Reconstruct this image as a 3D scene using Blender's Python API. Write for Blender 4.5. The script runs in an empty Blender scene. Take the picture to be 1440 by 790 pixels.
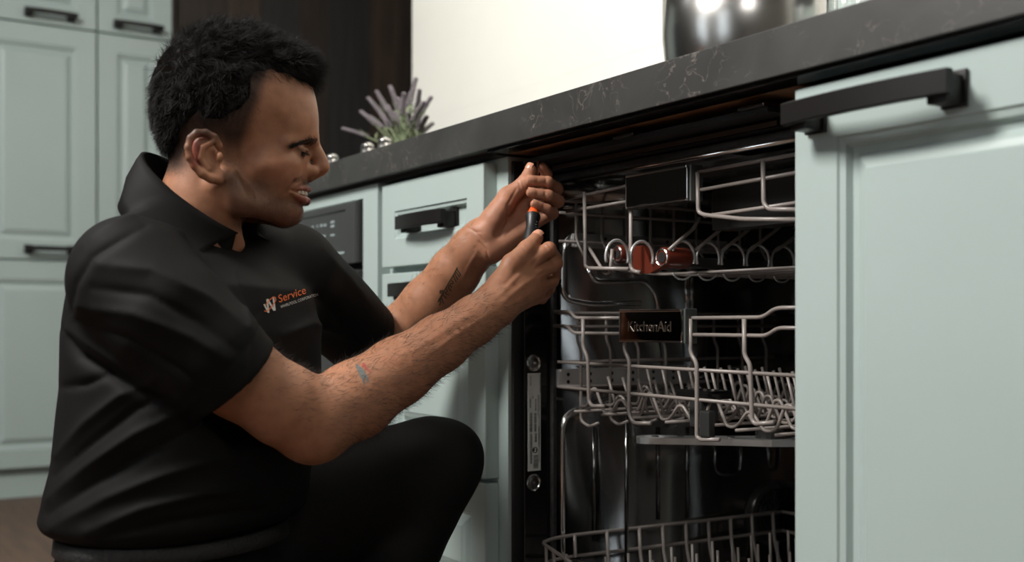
import bpy, math, random
import numpy as np
from mathutils import Vector, Matrix
from mathutils.bvhtree import BVHTree
random.seed(7); rng = np.random.default_rng(7)
scene = bpy.context.scene
COL = scene.collection

# ------------------------------------------------------------------ camera
F_PX, HZ = 1550.0, 452.0                       # focal length in px (1440 wide), horizon row
CAM = np.array([1.497, -0.958, 0.60])
FW = np.array([-0.8406, 0.5417, 0.0]); RT = np.array([0.5417, 0.8406, 0.0]); UP = np.array([0, 0, 1.0])
cam_d = bpy.data.cameras.new('camera'); cam = bpy.data.objects.new('camera', cam_d); COL.objects.link(cam)
cam_d.sensor_width = 36.0; cam_d.lens = F_PX / 1440 * 36.0
cam_d.shift_y = (HZ - 395.0) / 1440.0
cam_d.clip_start = 0.02
cam.matrix_world = Matrix(((RT[0], UP[0], -FW[0], CAM[0]), (RT[1], UP[1], -FW[1], CAM[1]), (RT[2], UP[2], -FW[2], CAM[2]), (0, 0, 0, 1)))
cam_d.dof.use_dof = True; cam_d.dof.focus_distance = 1.52; cam_d.dof.aperture_fstop = 3.2
scene.camera = cam

# ------------------------------------------------------------------ light
world = bpy.data.worlds.new('world'); scene.world = world; world.use_nodes = True
world.node_tree.nodes['Background'].inputs[0].default_value = (0.75, 0.86, 1.0, 1)
world.node_tree.nodes['Background'].inputs[1].default_value = 0.02
def area(name, loc, target, size, power, color=(1, 1, 1), sy=None):
    d = bpy.data.lights.new(name, 'AREA'); d.energy = power; d.color = color; d.size = size
    if sy: d.shape = 'RECTANGLE'; d.size_y = sy
    o = bpy.data.objects.new(name, d); COL.objects.link(o); o.location = loc
    o.rotation_euler = (Vector(target) - Vector(loc)).to_track_quat('-Z', 'Y').to_euler()
    return o
area('key_ceiling_light', (0.05, -1.75, 2.35), (0.25, -0.15, 0.75), 0.6, 88, (1.0, 0.965, 0.92))
area('room_ceiling_light', (2.6, -1.9, 2.3), (0.4, -0.1, 0.6), 0.8, 15, (1.0, 0.97, 0.94))
area('wall_wash_light', (0.2, 0.22, 2.25), (0.2, 0.60, 1.15), 2.6, 12.5, (1.0, 0.96, 0.88), 0.25)
area('pantry_ceiling_light', (-1.3, -1.2, 2.4), (-2.5, -0.2, 0.9), 0.7, 3.2, (0.95, 0.98, 1.0))
vs = scene.view_settings
vs.view_transform = 'Standard'; vs.look = 'None'; vs.exposure = 0.0; vs.gamma = 1.0; vs.use_curve_mapping = False

# ------------------------------------------------------------------ helpers
def P(px, py, t):                       # photo pixel + depth -> world
    u = (px - 720.0) / F_PX
    return CAM + t * (FW + u * RT) + UP * ((HZ - py) / F_PX * t)
def onY(px, py, Y):                     # photo pixel on the plane y = Y
    u = (px - 720.0) / F_PX; d = FW + u * RT + UP * ((HZ - py) / F_PX)
    return CAM + d * ((Y - CAM[1]) / d[1])
def onX(px, py, X):
    u = (px - 720.0) / F_PX; d = FW + u * RT + UP * ((HZ - py) / F_PX)
    return CAM + d * ((X - CAM[0]) / d[0])
def project(V):
    V = np.asarray(V) - CAM
    t = V @ FW
    return np.stack([720 + F_PX * (V @ RT) / t, HZ - F_PX * V[..., 2] / t, t], -1)
def lin(c):
    return tuple((x / 12.92 if x <= 0.04045 else ((x + 0.055) / 1.055) ** 2.4) for x in c)
def rgb(r, g, b): return lin((r / 255, g / 255, b / 255))

def mat(name, color, rough=0.5, metal=0.0, spec=0.5, noise=0.0, nscale=20.0, bump=0.0, bscale=60.0, coat=0.0, color2=None, sss=0.0, ramp=None, detail=4.0, stretch=None):
    m = bpy.data.materials.new(name); m.use_nodes = True
    nt = m.node_tree; b = nt.nodes['Principled BSDF']
    b.inputs['Base Color'].default_value = (*color, 1); b.inputs['Roughness'].default_value = rough
    b.inputs['Metallic'].default_value = metal; b.inputs['Specular IOR Level'].default_value = spec
    if coat: b.inputs['Coat Weight'].default_value = coat; b.inputs['Coat Roughness'].default_value = 0.12
    tc = None
    def coords():
        nonlocal tc
        if tc is None:
            g = nt.nodes.new('ShaderNodeNewGeometry'); mp = nt.nodes.new('ShaderNodeMapping'); nt.links.new(g.outputs['Position'], mp.inputs['Vector'])
            if stretch: mp.inputs['Scale'].default_value = stretch
            tc = mp.outputs['Vector']
        return tc
    if noise or color2:
        n = nt.nodes.new('ShaderNodeTexNoise'); n.inputs['Scale'].default_value = nscale; n.inputs['Detail'].default_value = detail
        nt.links.new(coords(), n.inputs['Vector'])
        r = nt.nodes.new('ShaderNodeValToRGB'); lo, hi = ramp or (0.35, 0.65)
        r.color_ramp.elements[0].position = lo; r.color_ramp.elements[1].position = hi
        c2 = color2 or tuple(min(1, x * (1 + noise)) for x in color)
        c1 = color if color2 else tuple(x * (1 - noise) for x in color)
        r.color_ramp.elements[0].color = (*c1, 1); r.color_ramp.elements[1].color = (*c2, 1)
        nt.links.new(n.outputs['Fac'], r.inputs['Fac']); nt.links.new(r.outputs['Color'], b.inputs['Base Color'])
    if bump:
        n = nt.nodes.new('ShaderNodeTexNoise'); n.inputs['Scale'].default_value = bscale; n.inputs['Detail'].default_value = 3
        nt.links.new(coords(), n.inputs['Vector'])
        bp = nt.nodes.new('ShaderNodeBump'); bp.inputs['Strength'].default_value = bump; bp.inputs['Distance'].default_value = 0.002
        nt.links.new(n.outputs['Fac'], bp.inputs['Height']); nt.links.new(bp.outputs['Normal'], b.inputs['Normal'])
    return m

def mesh(name, verts, faces, m=None, smooth=False):
    me = bpy.data.meshes.new(name)
    me.from_pydata([tuple(map(float, v)) for v in verts], [], [tuple(map(int, f)) for f in faces])
    me.validate()
    if m is not None: me.materials.append(m)
    if smooth: me.polygons.foreach_set('use_smooth', [True] * len(me.polygons))
    me.update(); return me
def link(name, me, parent=None, label=None, cat=None, group=None, kind=None):
    o = bpy.data.objects.new(name, me); COL.objects.link(o)
    if parent is not None:
        o.parent = parent; o.matrix_parent_inverse = PINV[parent.name]
    PINV[o.name] = Matrix.Identity(4)      # meshes carry world coordinates
    tag(o, label, cat, group, kind); return o
PINV = {}
def tag(o, label=None, cat=None, group=None, kind=None):
    if label: o['label'] = label
    if cat: o['category'] = cat
    if group: o['group'] = group
    if kind: o['kind'] = kind
    return o
def thing(name, loc, label, cat, group=None):
    o = bpy.data.objects.new(name, None); COL.objects.link(o); o.location = tuple(map(float, loc)); o.empty_display_size = 0.05
    PINV[o.name] = Matrix.Translation(Vector(tuple(map(float, loc)))).inverted()
    return tag(o, label, cat, group)

class MB:                                # mesh collector in world coordinates
    def __init__(s): s.v = []; s.f = []
    def add(s, v, f):
        n = len(s.v); s.v += [tuple(map(float, x)) for x in v]; s.f += [tuple(i + n for i in q) for q in f]; return s
    def box(s, a, b, bev=0.0):
        x0, x1 = sorted((a[0], b[0])); y0, y1 = sorted((a[1], b[1])); z0, z1 = sorted((a[2], b[2]))
        if not bev:
            v = [(x, y, z) for z in (z0, z1) for y in (y0, y1) for x in (x0, x1)]
            return s.add(v, [(0, 2, 3, 1), (4, 5, 7, 6), (0, 1, 5, 4), (2, 6, 7, 3), (0, 4, 6, 2), (1, 3, 7, 5)])
        import bmesh
        bm = bmesh.new(); bmesh.ops.create_cube(bm, size=1.0)
        for q in bm.verts: q.co = Vector(((x0 + x1) / 2 + q.co.x * (x1 - x0), (y0 + y1) / 2 + q.co.y * (y1 - y0), (z0 + z1) / 2 + q.co.z * (z1 - z0)))
        bmesh.ops.bevel(bm, geom=bm.edges[:], offset=bev, segments=2, affect='EDGES', profile=0.6)
        bm.verts.index_update(); s.add([q.co for q in bm.verts], [[q.index for q in f.verts] for f in bm.faces]); bm.free(); return s
    def tube(s, pts, r, n=8, cap=True, closed=False):
        pts = [np.array(p, float) for p in pts]; m = len(pts)
        rs = r if hasattr(r, '__len__') else [r] * m
        tg = []
        for i in range(m):
            a = pts[(i - 1) % m] if (closed or i > 0) else pts[i]; b = pts[(i + 1) % m] if (closed or i < m - 1) else pts[i]
            d = b - a; tg.append(d / (np.linalg.norm(d) + 1e-12))
        ref = np.array([0, 0, 1.0]) if abs(tg[0][2]) < 0.9 else np.array([1.0, 0, 0])
        nrm = np.cross(tg[0], ref); nrm /= np.linalg.norm(nrm)
        V = []
        for i in range(m):
            nrm = nrm - tg[i] * (nrm @ tg[i]); nrm /= (np.linalg.norm(nrm) + 1e-12); bn = np.cross(tg[i], nrm)
            for k in range(n):
                a = 2 * math.pi * k / n; V.append(pts[i] + rs[i] * (math.cos(a) * nrm + math.sin(a) * bn))
        Fc = []
        for i in range(m if closed else m - 1):
            j = (i + 1) % m
            for k in range(n): Fc.append((i * n + k, i * n + (k + 1) % n, j * n + (k + 1) % n, j * n + k))
        if cap and not closed: Fc += [tuple(range(n - 1, -1, -1)), tuple((m - 1) * n + k for k in range(n))]
        return s.add(V, Fc)
    def lathe(s, c, prof, n=24, axis=2, closed=False):
        V = []; Fc = []
        for (r, h) in prof:
            for k in range(n):
                a = 2 * math.pi * k / n; p = [r * math.cos(a), r * math.sin(a), h]
                if axis == 0: p = [p[2], p[0], p[1]]
                elif axis == 1: p = [p[0], p[2], p[1]]
                V.append((c[0] + p[0], c[1] + p[1], c[2] + p[2]))
        for i in range(len(prof) - 1):
            for k in range(n): Fc.append((i * n + k, i * n + (k + 1) % n, (i + 1) * n + (k + 1) % n, (i + 1) * n + k))
        if not closed: Fc += [tuple(range(n - 1, -1, -1)), tuple((len(prof) - 1) * n + k for k in range(n))]
        return s.add(V, Fc)
    def prism(s, poly, d):               # poly: list of 3D points, extruded by vector d
        n = len(poly); d = np.array(d, float); V = [np.array(p, float) for p in poly]; V = V + [p + d for p in V]
        return s.add(V, [tuple(range(n - 1, -1, -1)), tuple(range(n, 2 * n))] + [(i, (i + 1) % n, n + (i + 1) % n, n + i) for i in range(n)])
    def build(s, name, m, parent=None, smooth=False, **kw):
        me = mesh(name, s.v, s.f, m, smooth); return link(name, me, parent, **kw)
def auto_smooth(o, ang=35):
    me = o.data; me.polygons.foreach_set('use_smooth', [True] * len(me.polygons)); me.set_sharp_from_angle(angle=math.radians(ang)); return o
def fillet(pts, r, n=5):                 # round the corners of a polyline
    pts = [np.array(p, float) for p in pts]; out = [pts[0]]
    for i in range(1, len(pts) - 1):
        a, b, c = pts[i - 1], pts[i], pts[i + 1]
        la, lc = np.linalg.norm(a - b), np.linalg.norm(c - b); q = min(r, la * 0.45, lc * 0.45)
        p0 = b + (a - b) / la * q; p1 = b + (c - b) / lc * q
        for k in range(n + 1):
            t = k / n; out.append((1 - t) ** 2 * p0 + 2 * t * (1 - t) * b + t * t * p1)
    out.append(pts[-1]); return out
def text_mesh(s, size=1.0, font=None, align='LEFT', extrude=0.0):
    cu = bpy.data.curves.new('txt', 'FONT'); cu.body = s; cu.size = size; cu.align_x = align; cu.resolution_u = 3; cu.extrude = extrude
    o = bpy.data.objects.new('txt', cu); COL.objects.link(o)
    dg = bpy.context.evaluated_depsgraph_get(); me = o.evaluated_get(dg).to_mesh()
    V = np.array([v.co[:] for v in me.vertices]); Fc = [tuple(p.vertices) for p in me.polygons]
    o.evaluated_get(dg).to_mesh_clear(); bpy.data.objects.remove(o); bpy.data.curves.remove(cu)
    return V, Fc

# ------------------------------------------------------------------ materials
TEAL = rgb(168, 183, 180)
M = {}
M['cab'] = mat('painted_cabinet', TEAL, 0.38, spec=0.45, noise=0.02, nscale=3, bump=0.03, bscale=350)
M['cab_in'] = mat('cabinet_carcass', rgb(155, 164, 162), 0.5)
M['black_metal'] = mat('black_handle_metal', (0.012, 0.011, 0.0105), 0.36, metal=0.0, spec=0.22, bump=0.04, bscale=500)
M['black_gloss'] = mat('black_gloss_plastic', (0.006, 0.006, 0.006), 0.16, spec=0.5)
M['black_matte'] = mat('black_matte', (0.006, 0.006, 0.0065), 0.6)
M['ply'] = mat('raw_plywood', rgb(150, 116, 86), 0.7, noise=0.15, nscale=30)
M['steel'] = mat('tub_stainless', (0.22, 0.22, 0.217), 0.16, metal=1.0, noise=0.05, nscale=6, bump=0.02, bscale=90)
M['chrome'] = mat('chrome', (0.88, 0.89, 0.88), 0.16, metal=1.0)
M['brown_metal'] = mat('brown_primer_metal', rgb(62, 47, 38), 0.35, metal=0.3)
M['dark_steel'] = mat('dark_steel', (0.20, 0.20, 0.20), 0.28, metal=1.0)
M['wire'] = mat('nylon_coated_wire', rgb(136, 128, 123), 0.33, spec=0.5)
M['rubber'] = mat('grey_gasket', (0.02, 0.02, 0.02), 0.55, noise=0.4, nscale=160)
M['brown_plastic'] = mat('brown_red_plastic', rgb(88, 36, 24), 0.3, spec=0.5)
M['grey_plastic'] = mat('grey_plastic', rgb(74, 78, 76), 0.4)
M['smoke_plastic'] = mat('smoked_plastic', (0.03, 0.031, 0.03), 0.25)
M['sticker'] = mat('sticker_paper', rgb(205, 208, 204), 0.5)
M['ink'] = mat('sticker_ink', (0.02, 0.02, 0.02), 0.6)
M['wall'] = mat('white_wall_panel', rgb(240, 239, 230), 0.45, noise=0.015, nscale=4)
M['floor'] = mat('wood_floor', rgb(92, 68, 52), 0.45, noise=0.25, nscale=5, stretch=(1, 8, 1))

M['room'] = mat('room_paint', rgb(120, 116, 110), 0.7)
def stone_mat():
    m = bpy.data.materials.new('dark_veined_stone'); m.use_nodes = True; nt = m.node_tree; b = nt.nodes['Principled BSDF']
    g = nt.nodes.new('ShaderNodeNewGeometry')
    def noise(scale, det, w=None):
        n = nt.nodes.new('ShaderNodeTexNoise'); n.inputs['Scale'].default_value = scale; n.inputs['Detail'].default_value = det
        n.inputs['Distortion'].default_value = 0.6; nt.links.new(w or g.outputs['Position'], n.inputs['Vector']); return n
    def ramp(fac, stops):
        r = nt.nodes.new('ShaderNodeValToRGB'); e = r.color_ramp.elements
        while len(e) < len(stops): e.new(0.5)
        for q, (p, c) in zip(e, stops): q.position = p; q.color = (*c, 1)
        nt.links.new(fac, r.inputs['Fac']); return r.outputs['Color']
    base = ramp(noise(9, 5).outputs['Fac'], [(0.3, (0.026, 0.026, 0.025)), (0.7, (0.050, 0.050, 0.047))])
    dist = noise(6, 3)
    mixv = nt.nodes.new('ShaderNodeVectorMath'); mixv.operation = 'MULTIPLY_ADD'
    mixv.inputs[1].default_value = (0.10, 0.10, 0.10); nt.links.new(dist.outputs['Color'], mixv.inputs[0]); nt.links.new(g.outputs['Position'], mixv.inputs[2])
    n2 = noise(30, 7, mixv.outputs[0])
    vein = ramp(n2.outputs['Fac'], [(0.490, (0, 0, 0)), (0.5, (1, 1, 1)), (0.510, (0, 0, 0))])
    msk = ramp(noise(11, 2).outputs['Fac'], [(0.46, (0, 0, 0)), (0.68, (1, 1, 1))])
    mul = nt.nodes.new('ShaderNodeMath'); mul.operation = 'MULTIPLY'; nt.links.new(vein, mul.inputs[0]); nt.links.new(msk, mul.inputs[1])
    mx = nt.nodes.new('ShaderNodeMix'); mx.data_type = 'RGBA'
    nt.links.new(mul.outputs[0], mx.inputs[0]); nt.links.new(base, mx.inputs[6]); mx.inputs[7].default_value = (0.19, 0.165, 0.145, 1)
    nt.links.new(mx.outputs[2], b.inputs['Base Color']); b.inputs['Roughness'].default_value = 0.42
    return m
M['stone'] = stone_mat()

# ------------------------------------------------------------------ setting
mb = MB().box((-5, -4, -0.05), (4, 3, 0.0)); floor = mb.build('floor', M['floor'], kind='structure')
WY = 0.60                                 # face of the back wall
XE = -1.48                                # left end of the white wall
MB().box((XE, WY + 0.012, 0), (3.6, WY + 0.12, 2.6)).build('wall_back', M['wall'], kind='structure', )
wb = bpy.data.objects['wall_back']
for z0, z1 in ((0.9285, 1.1998), (1.2002, 1.4998), (1.5002, 1.7998), (1.8002, 2.6)):
    MB().box((XE, WY, z0), (3.6, WY + 0.0115, z1)).build('wall_panel', M['wall'], wb)
MB().box((-5, -3.75, 0), (4, -3.6, 2.6)).build('wall_front', M['room'], kind='structure'); MB().box((3.61, -3.6, 0), (3.75, 0.7, 2.6)).build('wall_right', M['room'], kind='structure'); MB().box((-5, -3.6, 2.6), (3.75, 3.0, 2.7)).build('ceiling', M['room'], kind='structure')
M['sky'] = bpy.data.materials.new('daylight_sky'); M['sky'].use_nodes = True; _b = M['sky'].node_tree.nodes['Principled BSDF']
_b.inputs['Base Color'].default_value = (0, 0, 0, 1); _b.inputs['Emission Color'].default_value = (0.86, 0.93, 1.0, 1); _b.inputs['Emission Strength'].default_value = 2.6  # emissive panel of the added windows, there for reflections
M['pane'] = mat('window_glass', (0.95, 0.97, 0.97), 0.02); M['pane'].node_tree.nodes['Principled BSDF'].inputs['Transmission Weight'].default_value = 1.0
for k_, (xa, xb) in enumerate(((0.9, 1.75), (-1.1, -0.25))):          # unseen glowing windows added opposite the run for steel and chrome to reflect
    w_ = MB().box((xa, -3.599, 0.55), (xb, -3.594, 2.1)).build('window_%d' % (k_ + 1), M['sky'], kind='structure')
    MB().box((xa, -3.592, 0.55), (xb, -3.589, 2.1)).build('pane', M['pane'], w_)
    fr_ = MB()
    for a_, b_ in (((xa - .06, .49), (xa, 2.16)), ((xb, .49), (xb + .06, 2.16)), ((xa, 2.1), (xb, 2.16)), ((xa, .49), (xb, .55)), (((xa + xb) / 2 - .02, .55), ((xa + xb) / 2 + .02, 2.1)), ((xa, 1.30), (xb, 1.34))): fr_.box((a_[0], -3.599, a_[1]), (b_[0], -3.56, b_[1]))
    fr_.build('window_frame', M['wall'], w_)
XL = CAM[0] - 4.05                        # plane of the tall cabinets
wl = MB().box((XL - 0.14, 0.2, 0), (XL - 0.03, 3.0, 2.6)).build('wall_left', M['black_matte'], kind='structure')
woods = [mat('dark_oak_%s' % n, c, 0.6, color2=tuple(x * 1.7 for x in c), nscale=7, stretch=(1, 6, 0.5), bump=0.1, bscale=30) for n, c in
         (('umber', (0.020, 0.014, 0.010)), ('ash', (0.016, 0.0145, 0.013)), ('sienna', (0.030, 0.020, 0.0135)))]
yy = 0.2; k = 0
while yy < 2.99:
    w = [0.19, 0.13, 0.16, 0.11][k % 4]
    MB().box((XL - 0.03, yy, 0), (XL - 0.012, min(yy + w - 0.002, 3.0), 2.6), 0.001).build('wood_board', woods[[0, 2, 1, 0, 1, 2][k % 6]], wl)
    yy += w; k += 1

# ------------------------------------------------------------------ cabinets
def ring_panel(w, h, rings, thick):
    """rectangular front seen from -y; rings = (inset, depth behind front face). local: x 0..w, z 0..h, y 0 = front, +y back"""
    rr = [(0, thick), (0, 0.0015), (0.0015, 0)] + rings
    V = []; Fc = []
    for i, d in rr: V += [(i, d, i), (w - i, d, i), (w - i, d, h - i), (i, d, h - i)]
    for k in range(len(rr) - 1):
        for j in range(4): Fc.append((k * 4 + j, k * 4 + (j + 1) % 4, k * 4 + 4 + (j + 1) % 4, k * 4 + 4 + j))
    n = (len(rr) - 1) * 4; Fc.append((n, n + 1, n + 2, n + 3)); Fc.append((3, 2, 1, 0))
    return V, Fc
def raised(st): return [(st, 0), (st + 0.002, 0.0025), (st + 0.009, 0.004), (st + 0.013, 0.011), (st + 0.020, 0.012), (st + 0.026, 0.0075), (st + 0.029, 0.0055), (st + 0.036, 0.003), (st + 0.038, 0.0015)]
def recessed(st): return [(st, 0), (st + 0.002, 0.003), (st + 0.007, 0.0035), (st + 0.010, 0.012), (st + 0.0105, 0.013)]
def T(pt, org, face):                     # local (x right, y back, z up) -> world; face '-y' or '+x'
    x, y, z = pt
    return (org[0] + x, org[1] + y, org[2] + z) if face == '-y' else (org[0] - y, org[1] + x, org[2] + z)
def front(name, org, w, h, rings, thick, parent, face='-y', m=None):
    V, Fc = ring_panel(w, h, rings, thick)
    return link(name, mesh(name, [T(v, org, face) for v in V], Fc, m or M['cab']), parent)
def handle(org, L, parent, face='-y', hh=0.024, foot=0.036, out=0.034):
    """square bow pull: two stepped feet and a slim bar bowed away from the door; org = centre of its mount line"""
    mb = MB()
    fw = 0.028
    for sx in (-1, 1):
        xc = sx * (L / 2 - fw / 2)
        b = MB().box((xc - fw / 2, -0.005, -foot / 2), (xc + fw / 2, 0, foot / 2), 0.0012)
        b.box((xc - fw / 2 + 0.003, -out + 0.004, -foot / 2 + 0.002), (xc + fw / 2 - 0.003, -0.004, foot / 2 - 0.006), 0.0015)
        mb.add([T(v, org, face) for v in b.v], b.f)
    n = 17; V = []; Fc = []
    for i in range(n):
        x = -L / 2 - 0.003 + (L + 0.006) * i / (n - 1); s = 2 * x / L
        y = -(out + 0.007 * (1 - s * s)); e = 0.0012
        for (dy, dz) in ((0.005, -hh / 2 + e), (0.005 - e, -hh / 2), (-0.005 + e, -hh / 2), (-0.005, -hh / 2 + e), (-0.005, hh / 2 - e), (-0.005 + e, hh / 2), (0.005 - e, hh / 2), (0.005, hh / 2 - e)):
            V.append((x, y + dy, dz + 0.002))
    for i in range(n - 1):
        for k in range(8): Fc.append((i * 8 + k, i * 8 + (k + 1) % 8, i * 8 + 8 + (k + 1) % 8, i * 8 + 8 + k))
    Fc += [tuple(range(7, -1, -1)), tuple((n - 1) * 8 + k for k in range(8))]
    mb.add([T(v, org, face) for v in V], Fc)
    return auto_smooth(mb.build('handle', M['black_metal'], parent), 40)
FY = -0.026                               # front plane of doors and drawers
# drawer base cabinet left of the dishwasher
dc = thing('drawer_cabinet', (-0.22, 0.3, 0), 'pale blue-grey base cabinet with three drawers, left of the open dishwasher', 'cabinet')
MB().box((-0.425, 0.0, 0.10), (-0.001, 0.575, 0.866)).build('body', M['cab'], dc)
MB().box((-0.425, 0.06, 0.001), (-0.001, 0.40, 0.0995)).build('toe_kick', M['cab'], dc)
d1 = front('drawer', (-0.408, FY, 0.702), 0.372, 0.156, recessed(0.052), 0.0255, dc)
handle((-0.218, FY + 0.013, 0.777), 0.165, d1)
d2 = front('drawer', (-0.408, FY, 0.345), 0.378, 0.345, raised(0.052), 0.0255, dc)
handle((-0.222, FY, 0.655), 0.165, d2)
d3 = front('drawer', (-0.408, FY, 0.115), 0.378, 0.221, raised(0.042), 0.0255, dc)
handle((-0.222, FY, 0.317), 0.165, d3)
# oven cabinet
oc = thing('oven_cabinet', (-0.95, 0.3, 0), 'pale blue-grey base cabinet framing the black built-in oven', 'cabinet')
mb = MB(); x0, x1 = -1.478, -0.4265
mb.box((x0, FY, 0.10), (-1.12, 0.575, 0.866)); mb.box((-0.492, FY, 0.10), (x1, 0.575, 0.866)); mb.box((-1.12, FY, 0.843), (-0.492, 0.575, 0.866)); mb.box((-1.12, FY, 0.10), (-0.492, 0.575, 0.20))
mb.build('body', M['cab'], oc)
MB().box((x0, 0.06, 0.001), (x1, 0.40, 0.0995)).build('toe_kick', M['cab'], oc)
ov = thing('built_in_oven', (-0.806, 0.2, 0.2), 'black built-in oven with touch control panel behind the kneeling man', 'oven')
M['oven'] = mat('oven_dark_glass', (0.045, 0.047, 0.047), 0.3, spec=0.5)
MB().box((-1.118, FY + 0.03, 0.202), (-0.494, 0.5, 0.841)).build('body', M['black_matte'], ov)
cp = MB().box((-1.116, FY - 0.012, 0.716), (-0.502, FY + 0.0295, 0.839), 0.003).build('control_panel', M['oven'], ov)
MB().box((-1.09, FY - 0.0126, 0.822), (-0.55, FY - 0.0121, 0.826)).build('groove', M['black_gloss'], cp)
M['icon'] = mat('oven_icon_print', rgb(150, 165, 165), 0.5)
for i, (px, py, w, h) in enumerate([(467.5, 312, 5, 4), (467.5, 318, 5, 4), (457, 316.5, 3, 4), (452, 317, 3, 4), (446, 318, 1.5, 3), (467.5, 330.5, 6, 3.5), (456, 332, 3, 4), (451, 332, 3, 4), (440, 319, 2, 3)]):
    a = onY(px - w / 2, py + h / 2, FY - 0.0125); b = onY(px + w / 2, py - h / 2, FY - 0.0125)
    MB().box((a[0], FY - 0.0128, a[2]), (b[0], FY - 0.0121, b[2])).build('touch_icon', M['icon'], cp)
MB().box((-0.62, FY - 0.0126, 0.737), (-0.555, FY - 0.0121, 0.7415)).build('touch_slider', M['icon'], cp)
od = MB().box((-1.116, FY - 0.012, 0.205), (-0.502, FY + 0.0295, 0.703), 0.003).build('oven_door', M['oven'], ov)
mb = MB().tube([(-1.06, FY - 0.055, 0.66), (-0.56, FY - 0.055, 0.66)], 0.009, 12)
for x in (-1.03, -0.59): mb.box((x - 0.008, FY - 0.052, 0.652), (x + 0.008, FY - 0.0122, 0.668))
mb.build('handle', M['dark_steel'], od)
# base cabinet right of the dishwasher
rc = thing('door_cabinet', (1.0, 0.3, 0), 'pale blue-grey base cabinet with tall raised-panel door, right of the open dishwasher', 'cabinet')
MB().box((0.6135, 0.0, 0.10), (1.30, 0.575, 0.866)).build('body', M['cab'], rc)
MB().box((0.6135, 0.06, 0.001), (1.30, 0.40, 0.0995)).build('toe_kick', M['cab'], rc)
rd = front('door', (0.633, FY, 0.115), 0.60, 0.743, raised(0.060), 0.0255, rc)
handle((0.752, FY, 0.8225), 0.200, rd)
# countertop
ct = thing('countertop', (0.0, 0.28, 0.866), 'long dark veined stone countertop running over the dishwasher and cabinets', 'countertop')
MB().box((XE, -0.046, 0.8735), (3.0, WY - 0.001, 0.9275), 0.0012).build('slab', M['stone'], ct)
MB().box((-0.001, -0.040, 0.8685), (3.0, -0.004, 0.8733), 0.001).build('edge_strip', M['black_gloss'], ct)
MB().box((-1.47, -0.020, 0.8665), (-0.0015, WY - 0.002, 0.8733)).build('sub_top', M['black_matte'], ct)
MB().box((-0.0005, -0.0035, 0.8705), (0.6130, 0.56, 0.8733)).build('plywood_sub_top', M['ply'], ct)

# tall pantry cabinets at the back left: faces look along +x
def tall(y0, y1, label):
    t = thing('tall_cabinet', (XL - 0.3, (y0 + y1) / 2, 0), label, 'cabinet')
    MB().box((XL - 0.6, y0, 0.10), (XL - 0.0005, y1, 2.4)).build('body', M['cab'], t)
    MB().box((XL - 0.6, y0, 0.001), (XL - 0.012, y1, 0.0995)).build('toe_kick', M['cab'], t)
    for z0, z1, hz in ((0.105, 0.806, 0.0), (0.812, 1.610, 0.846), (1.617, 2.39, 1.648)):
        d = front('door', (XL + 0.022, y0 + 0.003, z0), y1 - y0 - 0.006, z1 - z0, raised(0.062), 0.022, t, '+x')
        if hz: handle((XL + 0.022, (y0 + y1) / 2 + (0.045 if y1 - y0 > 0.3 else 0.005), hz), 0.165, d, '+x', hh=0.016, foot=0.03)
yg = onX(137, 300, XL + 0.022)[1]; ye = onX(243, 100, XL + 0.022)[1]
tall(yg, ye, 'narrow pale blue-grey tall cabinet next to the dark wooden wall')
tall(yg - 0.40, yg - 0.001, 'wide pale blue-grey tall cabinet with stacked panel doors behind the man')
tall(yg - 0.801, yg - 0.401, 'pale blue-grey tall cabinet at the far end of the pantry row')
MB().box((XL - 0.6, ye + 0.001, 0.0), (XL + 0.012, ye + 0.014, 2.4)).build('trim_1', woods[0], kind='structure')

# ------------------------------------------------------------------ dishwasher
WX = 0.020                                # inner face of the left tub wall
DW0, DW1 = 0.004, 0.606
dw = thing('dishwasher', (0.305, 0.3, 0), 'built-in stainless dishwasher with its door open below the counter, man reaching into its corner', 'dishwasher')
# outer frame (black) around the opening and tub shell
mb = MB()
mb.box((DW0, 0.0225, 0.10), (WX - 0.0005, 0.075, 0.858)); mb.box((0.59, 0.0225, 0.10), (DW1, 0.075, 0.858)); mb.box((WX - 0.0005, 0.045, 0.838), (0.59, 0.075, 0.858))
mb.box((WX, 0.0225, 0.02), (0.59, 0.08, 0.145))
mb.build('front_frame', M['black_gloss'], dw)
MB().box((WX - 0.0022, 0.0180, 0.10), (WX - 0.0004, 0.0224, 0.845)).build('frame_edge', M['chrome'], dw)
# black side lining with screws and sticker
MB().box((WX - 0.0004, 0.0185, 0.10), (WX + 0.0006, 0.066, 0.845)).build('side_lining', M['black_gloss'], dw)
MB().box((DW0 - 0.0015, 0.004, 0.10), (DW0 + 0.006, 0.0220, 0.858)).build('side_seal', M['black_matte'], dw)
# tub: five walls with a rounded top-left edge
def tub():
    y0, y1 = 0.0665, 0.575; z0, z1 = 0.13, 0.832; x1 = 0.588; r = 0.045
    prof = []
    for k in range(7):
        a = math.pi / 2 * k / 6; prof.append((WX + 0.004 + r - r * math.cos(a), z1 - r + r * math.sin(a)))
    loop = [(WX + 0.004, z0)] + prof + [(x1 - r + r * math.sin(math.pi / 2 * k / 6), z1 - r + r * math.cos(math.pi / 2 * k / 6)) for k in range(7)] + [(x1, z0)]
    n = len(loop); V = [(x, y0, z) for x, z in loop] + [(x, y1, z) for x, z in loop]
    Fc = [(i, n + i, n + (i + 1) % n, (i + 1) % n) for i in range(n)] + [tuple(range(n, 2 * n))]
    o = link('tub', mesh('tub', V, Fc, M['steel']), dw); auto_smooth(o, 30)
    md = o.modifiers.new('s', 'SOLIDIFY'); md.thickness = 0.0012; md.offset = -1.0
    return o
tb = tub()
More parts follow.
